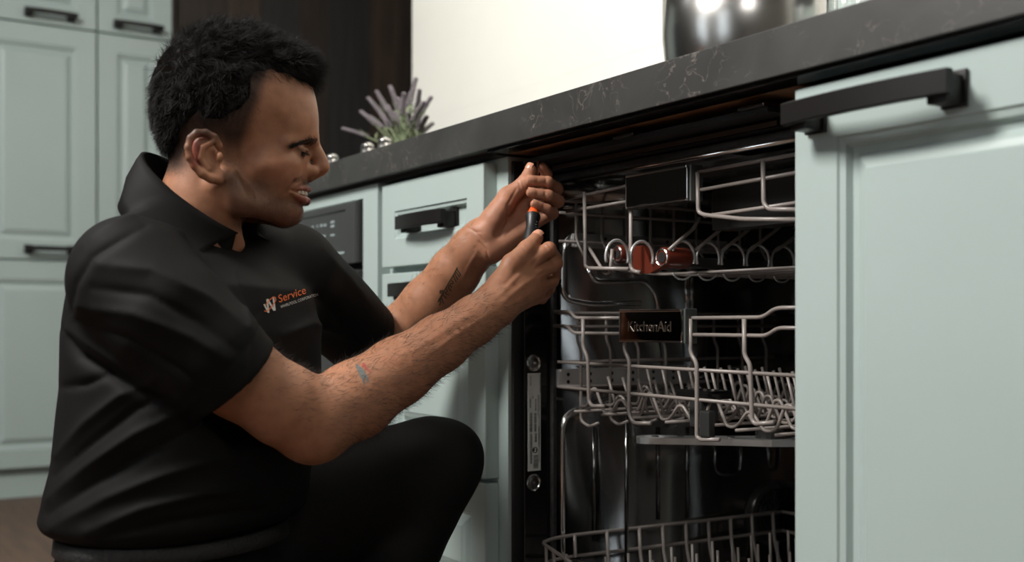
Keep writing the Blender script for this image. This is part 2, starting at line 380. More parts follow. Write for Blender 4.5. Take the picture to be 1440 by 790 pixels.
# gasket
MB().box((WX + 0.0006, 0.0662, 0.13), (WX + 0.010, 0.0745, 0.835), 0.002).build('door_gasket', M['rubber'], dw)
MB().box((WX + 0.0105, 0.0662, 0.826), (0.585, 0.0745, 0.8375), 0.002).build('door_gasket', M['rubber'], dw)
# screws on the lining
for py in (510, 678):
    c = onX(750.5, py, WX + 0.0006)
    s = MB().lathe((WX + 0.0006, c[1], c[2]), [(0.0135, 0), (0.0135, 0.0006), (0.0115, 0.0012), (0.0105, 0.0004)], 24, axis=0).build('screw_washer', M['chrome'], dw, smooth=False)
    MB().lathe((WX + 0.0012, c[1], c[2]), [(0.0095, 0), (0.009, 0.0012), (0.0066, 0.0021), (0.003, 0.0024)], 20, axis=0).build('screw_head', M['dark_steel'], s)
    MB().lathe((WX + 0.0036, c[1], c[2]), [(0.0026, 0), (0.0026, 0.0003), (0.001, 0.0004)], 6, axis=0).build('screw_socket', M['chrome'], s)
for (px, py) in ((727, 595), (722, 655), (752, 728), (725, 700)):
    c = onX(px, py, WX + 0.0006)
# sticker (long, reads sideways)
def st(px, py): return onX(px, py, WX + 0.0012)
a = st(742.5, 525); b = st(760.3, 661)
sk = MB().box((WX + 0.0007, a[1], b[2]), (WX + 0.0012, b[1], a[2]), 0.0002).build('rating_sticker', M['sticker'], dw)
def ink(px0, py0, px1, py1, name='print'):
    p, q = st(px0, py0), st(px1, py1)
    return [(WX + 0.0013, p[1], p[2]), (WX + 0.0013, q[1], p[2]), (WX + 0.0013, q[1], q[2]), (WX + 0.0013, p[1], q[2])]
mbk = MB()
def bars(px0, px1, py0, py1, step, duty=0.5, jitter=0.4):
    y = py0
    while y < py1:
        h = step * duty * (1 + jitter * random.uniform(-1, 1)); mbk.add(ink(px0, y, px1, min(y + h, py1)), [(0, 1, 2, 3)]); y += step
bars(745, 748.6, 580.5, 607, 1.3); bars(751.2, 754.4, 580.5, 607, 1.1)                # two barcodes
bars(745.8, 747, 529, 542, 0.9); bars(745.2, 746.6, 560, 573, 0.9, 0.6); bars(752.6, 754.2, 561, 578, 0.9, 0.6); bars(748.6, 750, 556, 560.5, 0.9)
bars(759, 760.1, 527, 552, 3.0, 0.75); bars(756, 757, 555, 585, 0.8); bars(757.6, 758.6, 555, 650, 0.8, 0.6)
bars(745.5, 748.5, 610, 652, 0.8, 0.35); bars(750, 757, 640, 658, 1.6, 0.25); bars(752, 755, 609, 622, 1.0, 0.5); bars(757, 759, 600, 628, 0.9, 0.5)
mbk.build('sticker_print', M['ink'], sk)
c = st(752.3, 632.5)
MB().lathe((WX + 0.0013, c[1], c[2]), [(0.0052, 0), (0.0052, 0.0001)], 20, axis=0).build('approval_mark', M['ink'], sk)
p = [st(751.5, 629.5), st(754, 631), st(752, 632.6), st(753.5, 634), st(751, 635.6)]
MB().tube([(WX + 0.0016, q[1], q[2]) for q in p], 0.0007, 4).build('mark_letter', M['sticker'], sk)
# pressed beads on the tub wall (stainless ribs), traced on the wall plane
BX = WX + 0.005
def bead(pts, r=0.0045, m='steel', name='pressed_bead', rad=0.03):
    r *= 1.15
    q = [onX(px, py, BX) for px, py in pts]
    return MB().tube(fillet(q, rad, 6), r, 10).build(name, M[m], dw, smooth=True)
bead([(791, 900), (790, 640), (790, 585), (860, 560), (1085, 505)], 0.005, 'chrome')
bead([(834, 330), (800, 333), (792, 352), (791, 420), (830, 428), (900, 426)], 0.004, 'chrome', rad=0.02)
bead([(826, 378), (836, 396), (906, 394), (922, 412), (930, 470)], 0.004, 'chrome', rad=0.02)
bead([(965, 390), (966, 436)], 0.0045, 'chrome'); bead([(972, 390), (973, 436)], 0.003, 'chrome')
bead([(835, 600), (835, 760)], 0.003, 'steel'); bead([(925, 600), (925, 730)], 0.0035, 'steel'); bead([(966, 600), (966, 728)], 0.0035, 'steel')
bead([(1005, 620), (1006, 664), (1020, 668), (1041, 664), (1043, 620)], 0.003, 'steel', rad=0.012)
bead([(1080, 620), (1082, 660), (1095, 662), (1114, 658)], 0.003, 'steel', rad=0.012)
bead([(790, 292), (860, 285), (1000, 270)], 0.004, 'steel')
for (px, py) in ((779, 570), (779, 650), (779, 726), (782, 560)):
    c = onX(px, py, BX); MB().lathe((BX - 0.001, c[1], c[2]), [(0.0028, 0), (0.0022, 0.002), (0.001, 0.003)], 10, axis=0).build('rivet', M['chrome'], dw, smooth=True)
# rails for the racks on the left wall
def rail(pa, pb, pc, X, name, m):
    a, b, c = onX(*pa, X), onX(*pb, X), onX(*pc, X)
    y0, y1 = a[1], b[1]; z0, z1 = c[2], a[2]
    r = MB().box((X - 0.006, y0, z0), (X + 0.002, y1, z1), 0.002).build(name, M[m], dw)
    for k in range(int((y1 - y0) / 0.045)):
        y = y0 + 0.02 + 0.045 * k
        for dz in (0.3, 0.7): MB().lathe((X + 0.002, y, z0 + (z1 - z0) * dz), [(0.0032, 0), (0.0032, 0.0003)], 10, axis=0).build('rail_hole', M['black_matte'], r)
    MB().box((X + 0.0021, y0 + 0.004, z1 - 0.004), (X + 0.005, y1, z1)).build('rail_lip', M[m], r)
    MB().box((X + 0.0021, y0 + 0.004, z0), (X + 0.005, y1, z0 + 0.004)).build('rail_lip', M[m], r)
M['rail'] = mat('satin_rail_steel', (0.75, 0.76, 0.75), 0.36, metal=0.85)
rail((806, 328), (1020, 318), (806, 347), WX + 0.014, 'rack_rail', 'rail')
rail((784, 519), (975, 516), (784, 545), WX + 0.014, 'rack_rail', 'rail')
# vertical water tube near the wall
q0, q1 = onX(881, 600, 0.066), onX(881, 790, 0.066)
MB().tube([(0.066, q0[1], 0.14), (0.066, q0[1], 0.47)], 0.0035, 10).build('water_tube', M['steel'], dw, smooth=True)
# round vent grille on the wall near the back
vc = onX(1087, 722, BX)
v = MB().lathe((BX - 0.002, vc[1] - 0.01, vc[2]), [(0.062, 0), (0.062, 0.008), (0.058, 0.016), (0.050, 0.018), (0.046, 0.010), (0.010, 0.010), (0.008, 0.014)], 36, axis=0).build('vent_cap', M['smoke_plastic'], dw, smooth=False)
auto_smooth(v)
for R in (0.018, 0.028, 0.038):
    MB().tube([(BX + 0.012, vc[1] - 0.01 + R * math.cos(a), vc[2] + R * math.sin(a)) for a in np.linspace(0, 2 * math.pi, 29)[:-1]], 0.0022, 6, closed=True).build('grille_ring', M['smoke_plastic'], v)
for k in range(6):
    a = k * math.pi / 6
    MB().tube([(BX + 0.0125, vc[1] - 0.01 - 0.045 * math.cos(a), vc[2] - 0.045 * math.sin(a)), (BX + 0.0125, vc[1] - 0.01 + 0.045 * math.cos(a), vc[2] + 0.045 * math.sin(a))], 0.0016, 6).build('grille_spoke', M['smoke_plastic'], v)
# top brackets between counter and dishwasher
MB().box((0.03, 0.008, 0.8500), (0.56, 0.0440, 0.8575)).build('top_seal', M['black_matte'], dw)
MB().box((0.06, 0.0435, 0.8400), (0.54, 0.0446, 0.8460)).build('top_strip', M['brown_metal'], dw)
for px, py in ((880, 212), (1060, 128)):
    c = onY(px, py, 0.006)
    MB().box((c[0] - 0.022, 0.0, 0.8560), (c[0] + 0.022, 0.040, 0.8600), 0.0012).build('mounting_bracket', M['dark_steel'], dw)
MB().tube([(0.05, 0.0700, 0.8245), (0.575, 0.0700, 0.8245)], 0.0035, 8).build('tub_edge', M['chrome'], dw, smooth=True)

# ------------------------------------------------------------------ racks
def wires(parent, name, polys, Y=None, X=None, r=0.0026, rad=0.010, m='wire'):
    for pl in polys:
        q = [(onY(px, py, Y) if Y is not None else onX(px, py, X)) for px, py in pl]
        MB().tube(fillet(q, rad, 4), r, 8).build(name, M[m], parent, smooth=True)
def wire3(parent, name, pts, r=0.0026, rad=0.008, m='wire'):
    MB().tube(fillet(pts, rad, 4), r, 8).build(name, M[m], parent, smooth=True)
def grip(parent, pa, pb, pc, Y, text=None):
    """slab-like rack handle between two px corners; polished dark front"""
    a, b, c = onY(*pa, Y), onY(*pb, Y), onY(*pc, Y)
    x0, x1, z1, z0 = a[0], b[0], (a[2] + b[2]) / 2, c[2]
    h = MB().box((x0, Y - 0.012, z0), (x1, Y + 0.004, z1), 0.0022).build('handle', M['black_mirror'], parent)
    MB().box((x0 + 0.001, Y - 0.0135, z1 - 0.0022), (x1 - 0.001, Y + 0.004, z1 + 0.0012), 0.0006).build('handle_lip', M['chrome'], h)
    MB().box((x0 + 0.001, Y - 0.0135, z0 - 0.001), (x1 - 0.001, Y + 0.004, z0 + 0.0008), 0.0004).build('handle_lip', M['chrome'], h)
    for x in (x0 - 0.004, x1 + 0.001): MB().box((x, Y - 0.010, z0 - 0.002), (x + 0.004, Y + 0.012, z1 + 0.002), 0.0015).build('handle_clip', M['grey_plastic'], h)
    if text:
        V, Fc = text_mesh(text, 0.0165, extrude=0.0006); w = V[:, 0].max() - V[:, 0].min()
        s = 0.094 / w; xc = (x0 + x1) / 2
        V2 = [(xc + (v[0] - V[:, 0].mean()) * s, Y - 0.0122 - v[2], (z0 + z1) / 2 - 0.008 + v[1] * s) for v in V]
        link('brand_lettering', mesh('brand_lettering', V2, Fc, M['dark_emboss']), h)
    return h
M['black_mirror'] = mat('black_polished_plate', (0.30, 0.29, 0.28), 0.055, metal=1.0)
M['dark_emboss'] = mat('embossed_letters', rgb(96, 86, 78), 0.35, metal=0.8)
RY = 0.065
# --- middle rack
mr = thing('dish_rack', (0.305, 0.3, 0.43), 'middle grey wire dish rack with branded handle and tines, in the dishwasher', 'dish rack')
wires(mr, 'rail_wire', [[(780, 438), (802, 438), (809, 447), (877, 447)], [(971, 447), (1073, 446), (1090, 433), (1135, 432)],
                        [(779, 458), (798, 458), (806, 468), (877, 469)], [(973, 470.5), (1078, 472), (1093, 461), (1135, 461)],
                        [(790, 509), (1135, 529)], [(786, 544), (1135, 576)]], Y=RY)
up = [[(820, 448), (820, 488.6), (826.7, 503), (828, 564), (832.6, 571), (850, 571)], [(878, 448), (878, 493), (885, 506), (884, 582), (891, 595), (915, 595)],
      [(971, 448), (971, 497), (980, 510), (980, 614), (985, 618), (1011.5, 618)], [(1046.5, 448), (1047, 500), (1055, 512), (1057.5, 590), (1062, 596), (1088, 594)]]
wires(mr, 'upright_wire', up, Y=RY - 0.003, r=0.0030)
grip(mr, (880, 437), (968, 435.5), (880, 479), RY - 0.002, 'KitchenAid')
# left side: rails and uprights towards the back
SX = 0.046
for (py0, z) in ((440, 0), (459, 0), (509, 0), (544, 0)):
    p0 = onY(786, py0, RY); wire3(mr, 'rail_wire', [(SX, RY, p0[2]), (SX, 0.555, p0[2])], 0.0024)
zt = onY(790, 440, RY)[2]; zb = onY(811, 590, 0.11)[2]
for k in range(8):
    y = 0.105 + 0.06 * k
    wire3(mr, 'upright_wire', [(SX - 0.002, y, zt), (SX - 0.002, y, zt - 0.045), (SX + 0.008, y, zt - 0.06), (SX + 0.008, y, zb), (SX + 0.03, y, zb - 0.008), (SX + 0.055, y, zb + 0.0)], 0.0024)
# floor wires across x with arches, at several depths
for k in range(9):
    y = 0.095 + 0.052 * k; z = 0.464; pts = [(SX + 0.020, y, z)]
    x = SX + 0.03
    for j in range(7):
        hgt = 0.030 if (j + k) % 2 == 0 else 0.016
        pts += [(x + 0.008, y, z), (x + 0.022, y, z + hgt), (x + 0.032, y, z + hgt), (x + 0.052, y, z - 0.006), (x + 0.066, y, z - 0.006)]
        x += 0.068
    wire3(mr, 'floor_wire', pts, 0.0024, 0.010)
for xk in (0.08, 0.15, 0.22, 0.30, 0.37, 0.44, 0.51):
    wire3(mr, 'floor_wire', [(xk, RY + 0.008, 0.457), (xk, 0.55, 0.457)], 0.0024)
for k in range(12):                      # leaning tines, two rows
    for row, (y, h) in enumerate(((0.135, 0.052), (0.205, 0.068), (0.285, 0.066), (0.365, 0.066))):
        x = 0.11 + 0.038 * k + 0.012 * row
        if row == 0 and x > 0.30 or x > 0.55: continue
        zz = 0.460
        wire3(mr, 'tine', [(x, y, zz), (x - 0.016, y - 0.006, zz + h)], 0.0022)
# height adjuster clip (black) near the front
c = onY(988, 560, 0.10)
ad = MB().box((c[0] - 0.035, 0.08, c[2] + 0.000), (c[0] + 0.035, 0.125, c[2] + 0.012), 0.004).build('rack_adjuster', M['black_gloss'], mr)
MB().box((c[0] - 0.012, 0.085, c[2] - 0.040), (c[0] + 0.014, 0.118, c[2] - 0.0005), 0.004).build('adjuster_clip', M['smoke_plastic'], ad)
c2 = onY(999, 602, 0.07); MB().box((c2[0] - 0.010, 0.058, c2[2] - 0.012), (c2[0] + 0.010, 0.070, c2[2] + 0.024), 0.003).build('adjuster_clip', M['smoke_plastic'], ad)
# spray arm under the middle rack
za = 0.405
L0, L1 = np.array([0.111, 0.174]), np.array([0.50, 0.63]); dd = (L1 - L0) / np.linalg.norm(L1 - L0); nn = np.array([-dd[1], dd[0]]); L1 = L0 + dd * 0.42
ol = []
for s, w in ((0.0, 0.008), (0.006, 0.016), (0.02, 0.021), (0.15, 0.026), (0.21, 0.036), (0.27, 0.026), (0.40, 0.021), (0.414, 0.016), (0.42, 0.008)): ol.append((s, w))
poly = [np.append(L0 + dd * s + nn * w, za) for s, w in ol] + [np.append(L0 + dd * s - nn * w, za) for s, w in reversed(ol)]
sa = MB().prism(poly, (0, 0, 0.010)).build('spray_arm', M['rail'], mr)
for s in (0.03, 0.07, 0.11, 0.15, 0.29, 0.33, 0.37): 
    p = L0 + dd * s; MB().lathe((p[0], p[1], za + 0.010), [(0.006, 0), (0.006, 0.0015), (0.003, 0.002)], 12).build('spray_nozzle', M['dark_steel'], sa)
p = L0 + dd * 0.21; MB().lathe((p[0], p[1], za + 0.0101), [(0.022, 0), (0.022, 0.012), (0.014, 0.016), (0.014, 0.03)], 18).build('arm_hub', M['smoke_plastic'], sa)

M['loop'] = mat('bright_wire', (0.75, 0.75, 0.74), 0.25, metal=0.6)
# --- top rack
tr = thing('dish_rack', (0.305, 0.3, 0.67), 'top wire dish rack with brown roller caps and looped holders, in the dishwasher', 'dish rack')
wires(tr, 'rail_wire', [[(797, 280), (886, 260)], [(797, 297.5), (886, 282.5)], [(980, 242), (1135, 214)], [(980, 268), (1135, 240)]], Y=RY)
wires(tr, 'upright_wire', [[(822, 270), (823, 374), (828, 377), (884, 378)], [(887, 250), (887, 380), (900, 383)],
                           [(981, 242), (982, 298), (990, 302), (1045, 308), (1135, 309)], [(1073, 226), (1074, 286), (1081, 294), (1135, 295)]], Y=RY - 0.003, r=0.0030)
wires(tr, 'rail_wire', [[(990, 304), (1135, 283)]], Y=RY)
wires(tr, 'side_wire', [[(823, 340), (851, 385), (858, 383), (861, 350)]], Y=RY + 0.004)
grip(tr, (889, 249), (976, 234), (889, 293), RY - 0.002)
z1, z2 = onY(797, 280, RY)[2], onY(797, 297.5, RY)[2]
zl = onY(823, 376, RY)[2]
for z in (z1, z2, zl + 0.045): wire3(tr, 'rail_wire', [(SX + 0.004, RY, z), (SX + 0.004, 0.555, z)], 0.0024)
for k in range(9):
    y = 0.10 + 0.052 * k
    wire3(tr, 'upright_wire', [(SX + 0.002, y, z1), (SX + 0.002, y, zl + 0.05), (SX + 0.035, y, zl + 0.005), (SX + 0.06, y, zl)], 0.0022)
for k in range(9):                       # straight wires sloping up to the right across the floor
    y = 0.10 + 0.05 * k
    wire3(tr, 'floor_wire', [(0.10, y + 0.05, zl - 0.002), (0.20, y + 0.05, zl - 0.012), (0.55, y + 0.05, zl - 0.012)], 0.0022, 0.012)
# brown roller caps at the end of a bar that runs to the back, with a row of wire loops along it
rc1 = onY(868, 357, RY + 0.010); rc2 = onY(931, 362, RY + 0.012)
def roller(c, L, R):
    o = MB().lathe((c[0], c[1], c[2]), [(R * 0.62, 0), (R * 0.92, 0), (R, 0.002), (R, L - 0.002), (R * 0.9, L)], 26, axis=1).build('roller_cap', M['brown_plastic'], tr); auto_smooth(o)
    MB().tube([(c[0] + 0.80 * R * math.cos(a), c[1] - 0.0006, c[2] + 0.80 * R * math.sin(a)) for a in np.linspace(0, 2 * math.pi, 25)[:-1]], 0.0013, 6, closed=True).build('cap_ring', M['chrome'], o)
    MB().lathe((c[0], c[1] - 0.0010, c[2]), [(R * 0.52, 0), (R * 0.52, 0.0008)], 18, axis=1).build('cap_hole', M['black_matte'], o)
    return o
L2 = onX(966, 362, rc2[0])[1] - rc2[1]
roller(rc1, 0.030, 0.0135); roller(rc2, L2, 0.0150)
pts = [onY(x, y, RY + 0.018) for x, y in ((884, 346), (905, 345), (911, 360), (914, 370), (926, 355), (934, 354), (936, 372), (914, 384), (894, 385), (886, 372))]
br = MB().prism(pts, (0, 0.012, 0)).build('roller_bracket', M['brown_plastic'], tr)
bz = rc2[2] - 0.006; bx = rc2[0]; by0 = rc2[1] + L2
bar = MB().box((bx - 0.008, by0 + 0.0005, bz - 0.008), (bx + 0.008, 0.55, bz + 0.008), 0.003).build('holder_bar', M['smoke_plastic'], tr)
MB().lathe((bx + 0.002, by0 - 0.0002, bz + 0.004), [(0.007, 0), (0.007, 0.006), (0.003, 0.008)], 16, axis=1).build('bar_pin', M['chrome'], tr)
for k in range(8):
    yc = onX(884 + 35 * k, 360, bx)[1]; Ry = 0.5 * (onX(900 + 35 * k, 360, bx)[1] - onX(868 + 35 * k, 360, bx)[1]); Rz = 0.024
    wire3(tr, 'loop_wire', [(bx + (0.010 if k > 1 else -0.026), yc + Ry * math.cos(a), bz + 0.006 + Rz * math.sin(a)) for a in np.linspace(-0.35, math.pi + 0.35, 17)], 0.0022, 0.002, 'loop')
    if k > 1: wire3(tr, 'loop_wire', [(bx + 0.008, yc + 0.018 * math.cos(a), bz - 0.013 + 0.012 * math.sin(a)) for a in np.linspace(math.pi + .2, 2 * math.pi - .2, 9)], 0.0016, 0.002, 'loop')
for k in range(5):                       # sloping support wires that rise to the right
    p = [onX(940 + 38 * k, 352, bx + 0.01), onX(958 + 39 * k, 336, bx + 0.01), onX(975 + 39.5 * k, 322, bx + 0.01), onX(984 + 40 * k, 306, bx + 0.01)]
    if p[-1][1] < 0.55: wire3(tr, 'support_wire', p, 0.0028)
# light grey rail cover at upper right and dark cutlery tray
a, b = onY(1000, 262, 0.12), onY(1135, 300, 0.12)
MB().box((a[0], 0.12, b[2] - 0.01), (0.57, 0.16, a[2] + 0.01), 0.003).build('side_tray', M['smoke_plastic'], tr)
# --- lower rack
lr = thing('dish_rack', (0.305, 0.3, 0.14), 'lower grey wire dish rack with black handle, at the bottom of the dishwasher', 'dish rack')
zu, zv = 0.25, 0.215
side = [onX(803, 752, 0.032), onX(1118, 717, 0.060)]
for z in (zu, zv):
    wire3(lr, 'rail_wire', [(0.165, 0.010, z - 0.012), (0.058, 0.026, z), (0.038, 0.060, z), (0.032, 0.105, z), (0.052, 0.40, z), (0.060, 0.56, z)], 0.0030, 0.012)
    wire3(lr, 'rail_wire', [(0.445, 0.010, z - 0.012), (0.552, 0.026, z), (0.570, 0.06, z), (0.572, 0.56, z)], 0.0030, 0.012)
    wire3(lr, 'rail_wire', [(0.060, 0.56, z), (0.572, 0.56, z)], 0.0030)
for i, y in enumerate((0.106, 0.17, 0.236, 0.285, 0.335, 0.385, 0.435, 0.485, 0.535)):
    x = 0.034 + (y - 0.1) * 0.06
    wire3(lr, 'upright_wire', [(x, y, zu + 0.001), (x + 0.004, y, zv - 0.01), (x + 0.016, y, 0.165), (x + 0.03, y, 0.152)], 0.0030)
for x, y in ((0.075, 0.022), (0.10, 0.019), (0.14, 0.014), (0.47, 0.014), (0.52, 0.02)):
    wire3(lr, 'upright_wire', [(x, y, zu - 0.002), (x, y + 0.002, 0.165), (x, y + 0.02, 0.150)], 0.0028)
for k in range(8): wire3(lr, 'floor_wire', [(0.06 + 0.065 * k, 0.03, 0.150), (0.06 + 0.065 * k, 0.555, 0.150)], 0.0026)
for k in range(8): wire3(lr, 'floor_wire', [(0.05, 0.07 + 0.065 * k, 0.1555), (0.56, 0.07 + 0.065 * k, 0.1555)], 0.0026)
for k in range(10):
    for x in (0.13, 0.19, 0.26, 0.33): wire3(lr, 'tine', [(x, 0.10 + 0.045 * k, 0.152), (x - 0.004, 0.10 + 0.045 * k, 0.232)], 0.0022)
h = MB().box((0.168, 0.000, 0.175), (0.44, 0.018, 0.2475), 0.005).build('handle', M['black_mirror'], lr)
MB().box((0.172, -0.002, 0.2470), (0.436, 0.018, 0.2500), 0.001).build('handle_lip', M['black_gloss'], h)

# ------------------------------------------------------------------ implicit surface modelling (numpy) for the person
def surface_nets(f, org, h):
    s = f < 0
    c = [(i, j, k) for i in (0, 1) for j in (0, 1) for k in (0, 1)]
    nx, ny, nz = f.shape
    cnt = sum(s[i:nx - 1 + i, j:ny - 1 + j, k:nz - 1 + k].astype(np.int8) for i, j, k in c)
    act = (cnt > 0) & (cnt < 8); idx = np.argwhere(act)
    vals = np.stack([f[idx[:, 0] + i, idx[:, 1] + j, idx[:, 2] + k] for i, j, k in c], 1)
    acc = np.zeros((len(idx), 3)); num = np.zeros(len(idx)); cc = np.array(c, float)
    for a in range(8):
        for b in range(a + 1, 8):
            if np.abs(cc[a] - cc[b]).sum() != 1: continue
            m = (vals[:, a] < 0) != (vals[:, b] < 0)
            t = vals[m, a] / (vals[m, a] - vals[m, b]); acc[m] += cc[a] + t[:, None] * (cc[b] - cc[a]); num[m] += 1
    V = (idx + acc / num[:, None]) * h + np.array(org)
    vid = -np.ones(act.shape, np.int64); vid[act] = np.arange(len(idx))
    Fs = []
    for ax in range(3):
        sl0 = [slice(None)] * 3; sl1 = [slice(None)] * 3; sl0[ax] = slice(0, -1); sl1[ax] = slice(1, None)
        a, b = s[tuple(sl0)], s[tuple(sl1)]
        e = np.argwhere(a != b); o1, o2 = (ax + 1) % 3, (ax + 2) % 3
        e = e[(e[:, o1] > 0) & (e[:, o2] > 0) & (e[:, o1] < f.shape[o1] - 1) & (e[:, o2] < f.shape[o2] - 1)]
        q = []
        for d1, d2 in ((1, 1), (0, 1), (0, 0), (1, 0)):
            g = e.copy(); g[:, o1] -= d1; g[:, o2] -= d2; q.append(vid[g[:, 0], g[:, 1], g[:, 2]])
        q = np.stack(q, 1); flip = ~a[e[:, 0], e[:, 1], e[:, 2]]; q[flip] = q[flip][:, ::-1]; Fs.append(q)
    return V, np.concatenate(Fs)
class Field:
    def __init__(s, lo, hi, h):
        s.lo = np.array(lo, float); s.h = h; s.n = np.ceil((np.array(hi) - s.lo) / h).astype(int) + 1
        s.f = np.full(s.n, 1e3, np.float32)
        s.ax = [np.float32(s.lo[i] + h * np.arange(s.n[i])) for i in range(3)]
    def like(s):
        g = Field(s.lo, s.lo, s.h); g.n = s.n; g.f = np.full(s.n, 1e3, np.float32); g.ax = s.ax; return g
    def block(s, lo, hi):
        a = np.maximum(0, np.floor((np.array(lo) - s.lo) / s.h).astype(int)); b = np.minimum(s.n, np.ceil((np.array(hi) - s.lo) / s.h).astype(int) + 1)
        sl = tuple(slice(x, max(x, y)) for x, y in zip(a, b))
        g = np.meshgrid(*[s.ax[i][sl[i]] for i in range(3)], indexing='ij'); return sl, g
    def put(s, sl, d, k, op):
        f = s.f[sl]
        if op == 'add':
            if k <= 0: f = np.minimum(f, d)
            else:
                hh = np.clip(0.5 + 0.5 * (d - f) / k, 0, 1); f = d + (f - d) * hh - k * hh * (1 - hh)
                f = np.where(s.f[sl] > 500, d, f)
        else:
            if k <= 0: f = np.maximum(f, -d)
            else:
                hh = np.clip(0.5 - 0.5 * (f + d) / k, 0, 1); f = f + (-d - f) * hh + k * hh * (1 - hh)
        s.f[sl] = f
    def cone(s, a, b, ra, rb, k=0.0, op='add', pad=None):
        a, b = np.array(a, float), np.array(b, float); R = max(ra, rb) + (pad if pad is not None else 2.2 * k + 3 * s.h)
        sl, (X, Y, Z) = s.block(np.minimum(a, b) - R, np.maximum(a, b) + R)
        if X.size == 0: return
        ba = b - a; L2 = ba @ ba + 1e-12
        t = np.clip(((X - a[0]) * ba[0] + (Y - a[1]) * ba[1] + (Z - a[2]) * ba[2]) / L2, 0, 1)
        d = np.sqrt((X - a[0] - t * ba[0]) ** 2 + (Y - a[1] - t * ba[1]) ** 2 + (Z - a[2] - t * ba[2]) ** 2) - (ra + (rb - ra) * t)
        s.put(sl, d.astype(np.float32), k, op)
    def chain(s, pts, k=0.0, op='add'):
        for (a, ra), (b, rb) in zip(pts[:-1], pts[1:]): s.cone(a, b, ra, rb, k, op)
    def ell(s, c, r, k=0.0, op='add', R=None):
        c = np.array(c, float); r = np.array(r, float); R3 = np.eye(3) if R is None else np.array(R, float)   # rows = axes
        e = np.sqrt(((R3 * r[:, None]) ** 2).sum(0)) + 2.2 * k + 3 * s.h
        sl, (X, Y, Z) = s.block(c - e, c + e)
        if X.size == 0: return
        q = [(X - c[0]) * R3[i, 0] + (Y - c[1]) * R3[i, 1] + (Z - c[2]) * R3[i, 2] for i in range(3)]
        k0 = np.sqrt(sum((q[i] / r[i]) ** 2 for i in range(3))); k1 = np.sqrt(sum((q[i] / r[i] ** 2) ** 2 for i in range(3))) + 1e-9
        s.put(sl, (k0 * (k0 - 1) / k1).astype(np.float32), k, op)
    def custom(s, lo, hi, fn, k=0.0, op='add'):
        sl, g = s.block(lo, hi); s.put(sl, fn(*g).astype(np.float32), k, op)
    def mesh(s): return surface_nets(s.f, s.lo, s.h)
def np_normals(V, Fq):
    n = np.cross(V[Fq[:, 2]] - V[Fq[:, 0]], V[Fq[:, 3]] - V[Fq[:, 1]]); N = np.zeros_like(V)
    for i in range(4): np.add.at(N, Fq[:, i], n)
    return N / (np.linalg.norm(N, axis=1)[:, None] + 1e-12)
def np_smooth(V, Fq, it=1, lam=0.5):
    a = np.concatenate([Fq[:, [i, (i + 1) % 4]] for i in range(4)]); a = np.concatenate([a, a[:, ::-1]])
    deg = np.bincount(a[:, 0], minlength=len(V)).astype(float)
    for _ in range(it):
        S = np.stack([np.bincount(a[:, 0], weights=V[a[:, 1], c], minlength=len(V)) for c in range(3)], 1) / np.maximum(deg, 1)[:, None]
        V = V + lam * (S - V)
    return V
def fast_mesh(name, V, Fq, m, smooth=True):
    me = bpy.data.meshes.new(name); V = np.asarray(V, np.float32); Fq = np.asarray(Fq, np.int32); k = Fq.shape[1]
    me.vertices.add(len(V)); me.vertices.foreach_set('co', V.ravel())
    me.loops.add(Fq.size); me.loops.foreach_set('vertex_index', Fq.ravel())
    me.polygons.add(len(Fq)); me.polygons.foreach_set('loop_start', np.arange(0, Fq.size, k, dtype=np.int32)); me.polygons.foreach_set('loop_total', np.full(len(Fq), k, np.int32))
    me.update(calc_edges=True); me.validate()
    if smooth: me.polygons.foreach_set('use_smooth', np.ones(len(Fq), bool))
    me.materials.append(m); return me
def vcol(me, C):
    a = me.color_attributes.new('col', 'FLOAT_COLOR', 'POINT'); a.data.foreach_set('color', np.concatenate([C, np.ones((len(C), 1))], 1).astype(np.float32).ravel())
def vcol_mat(name, rough, sss=0.0, bump=0.0, bscale=400.0, nmul=0.12, nscale=90.0, spec=0.4):
    m = mat(name, (0.5, 0.5, 0.5), rough, spec=spec, bump=bump, bscale=bscale); nt = m.node_tree; b = nt.nodes['Principled BSDF']
    a = nt.nodes.new('ShaderNodeVertexColor'); a.layer_name = 'col'
    g = nt.nodes.new('ShaderNodeNewGeometry'); n = nt.nodes.new('ShaderNodeTexNoise'); n.inputs['Scale'].default_value = nscale; n.inputs['Detail'].default_value = 5
    nt.links.new(g.outputs['Position'], n.inputs['Vector'])
    mr_ = nt.nodes.new('ShaderNodeMapRange'); mr_.inputs[1].default_value = 0.3; mr_.inputs[2].default_value = 0.7; mr_.inputs[3].default_value = 1 - nmul; mr_.inputs[4].default_value = 1 + nmul
    nt.links.new(n.outputs['Fac'], mr_.inputs[0])
    mx = nt.nodes.new('ShaderNodeMix'); mx.data_type = 'RGBA'; mx.blend_type = 'MULTIPLY'; mx.inputs[0].default_value = 1.0
    nt.links.new(a.outputs['Color'], mx.inputs[6]); nt.links.new(mr_.outputs[0], mx.inputs[7]); nt.links.new(mx.outputs[2], b.inputs['Base Color'])
    if sss:
        b.inputs['Subsurface Weight'].default_value = sss; b.inputs['Subsurface Radius'].default_value = (1.0, 0.35, 0.18); b.inputs['Subsurface Scale'].default_value = 0.006
    return m
M['skin'] = vcol_mat('skin', 0.5, sss=0.25, bump=0.16, bscale=600, nmul=0.12, nscale=70, spec=0.32)
M['shirt'] = mat('black_work_shirt', (0.0040, 0.0039, 0.0038), 0.72, spec=0.16, noise=0.12, nscale=40, bump=0.12, bscale=1500)
M['trousers'] = mat('black_trousers', (0.0038, 0.0038, 0.0038), 0.7, spec=0.25, bump=0.2, bscale=1200)
M['hair'] = mat('black_hair', (0.0060, 0.0050, 0.0044), 0.6, spec=0.22)
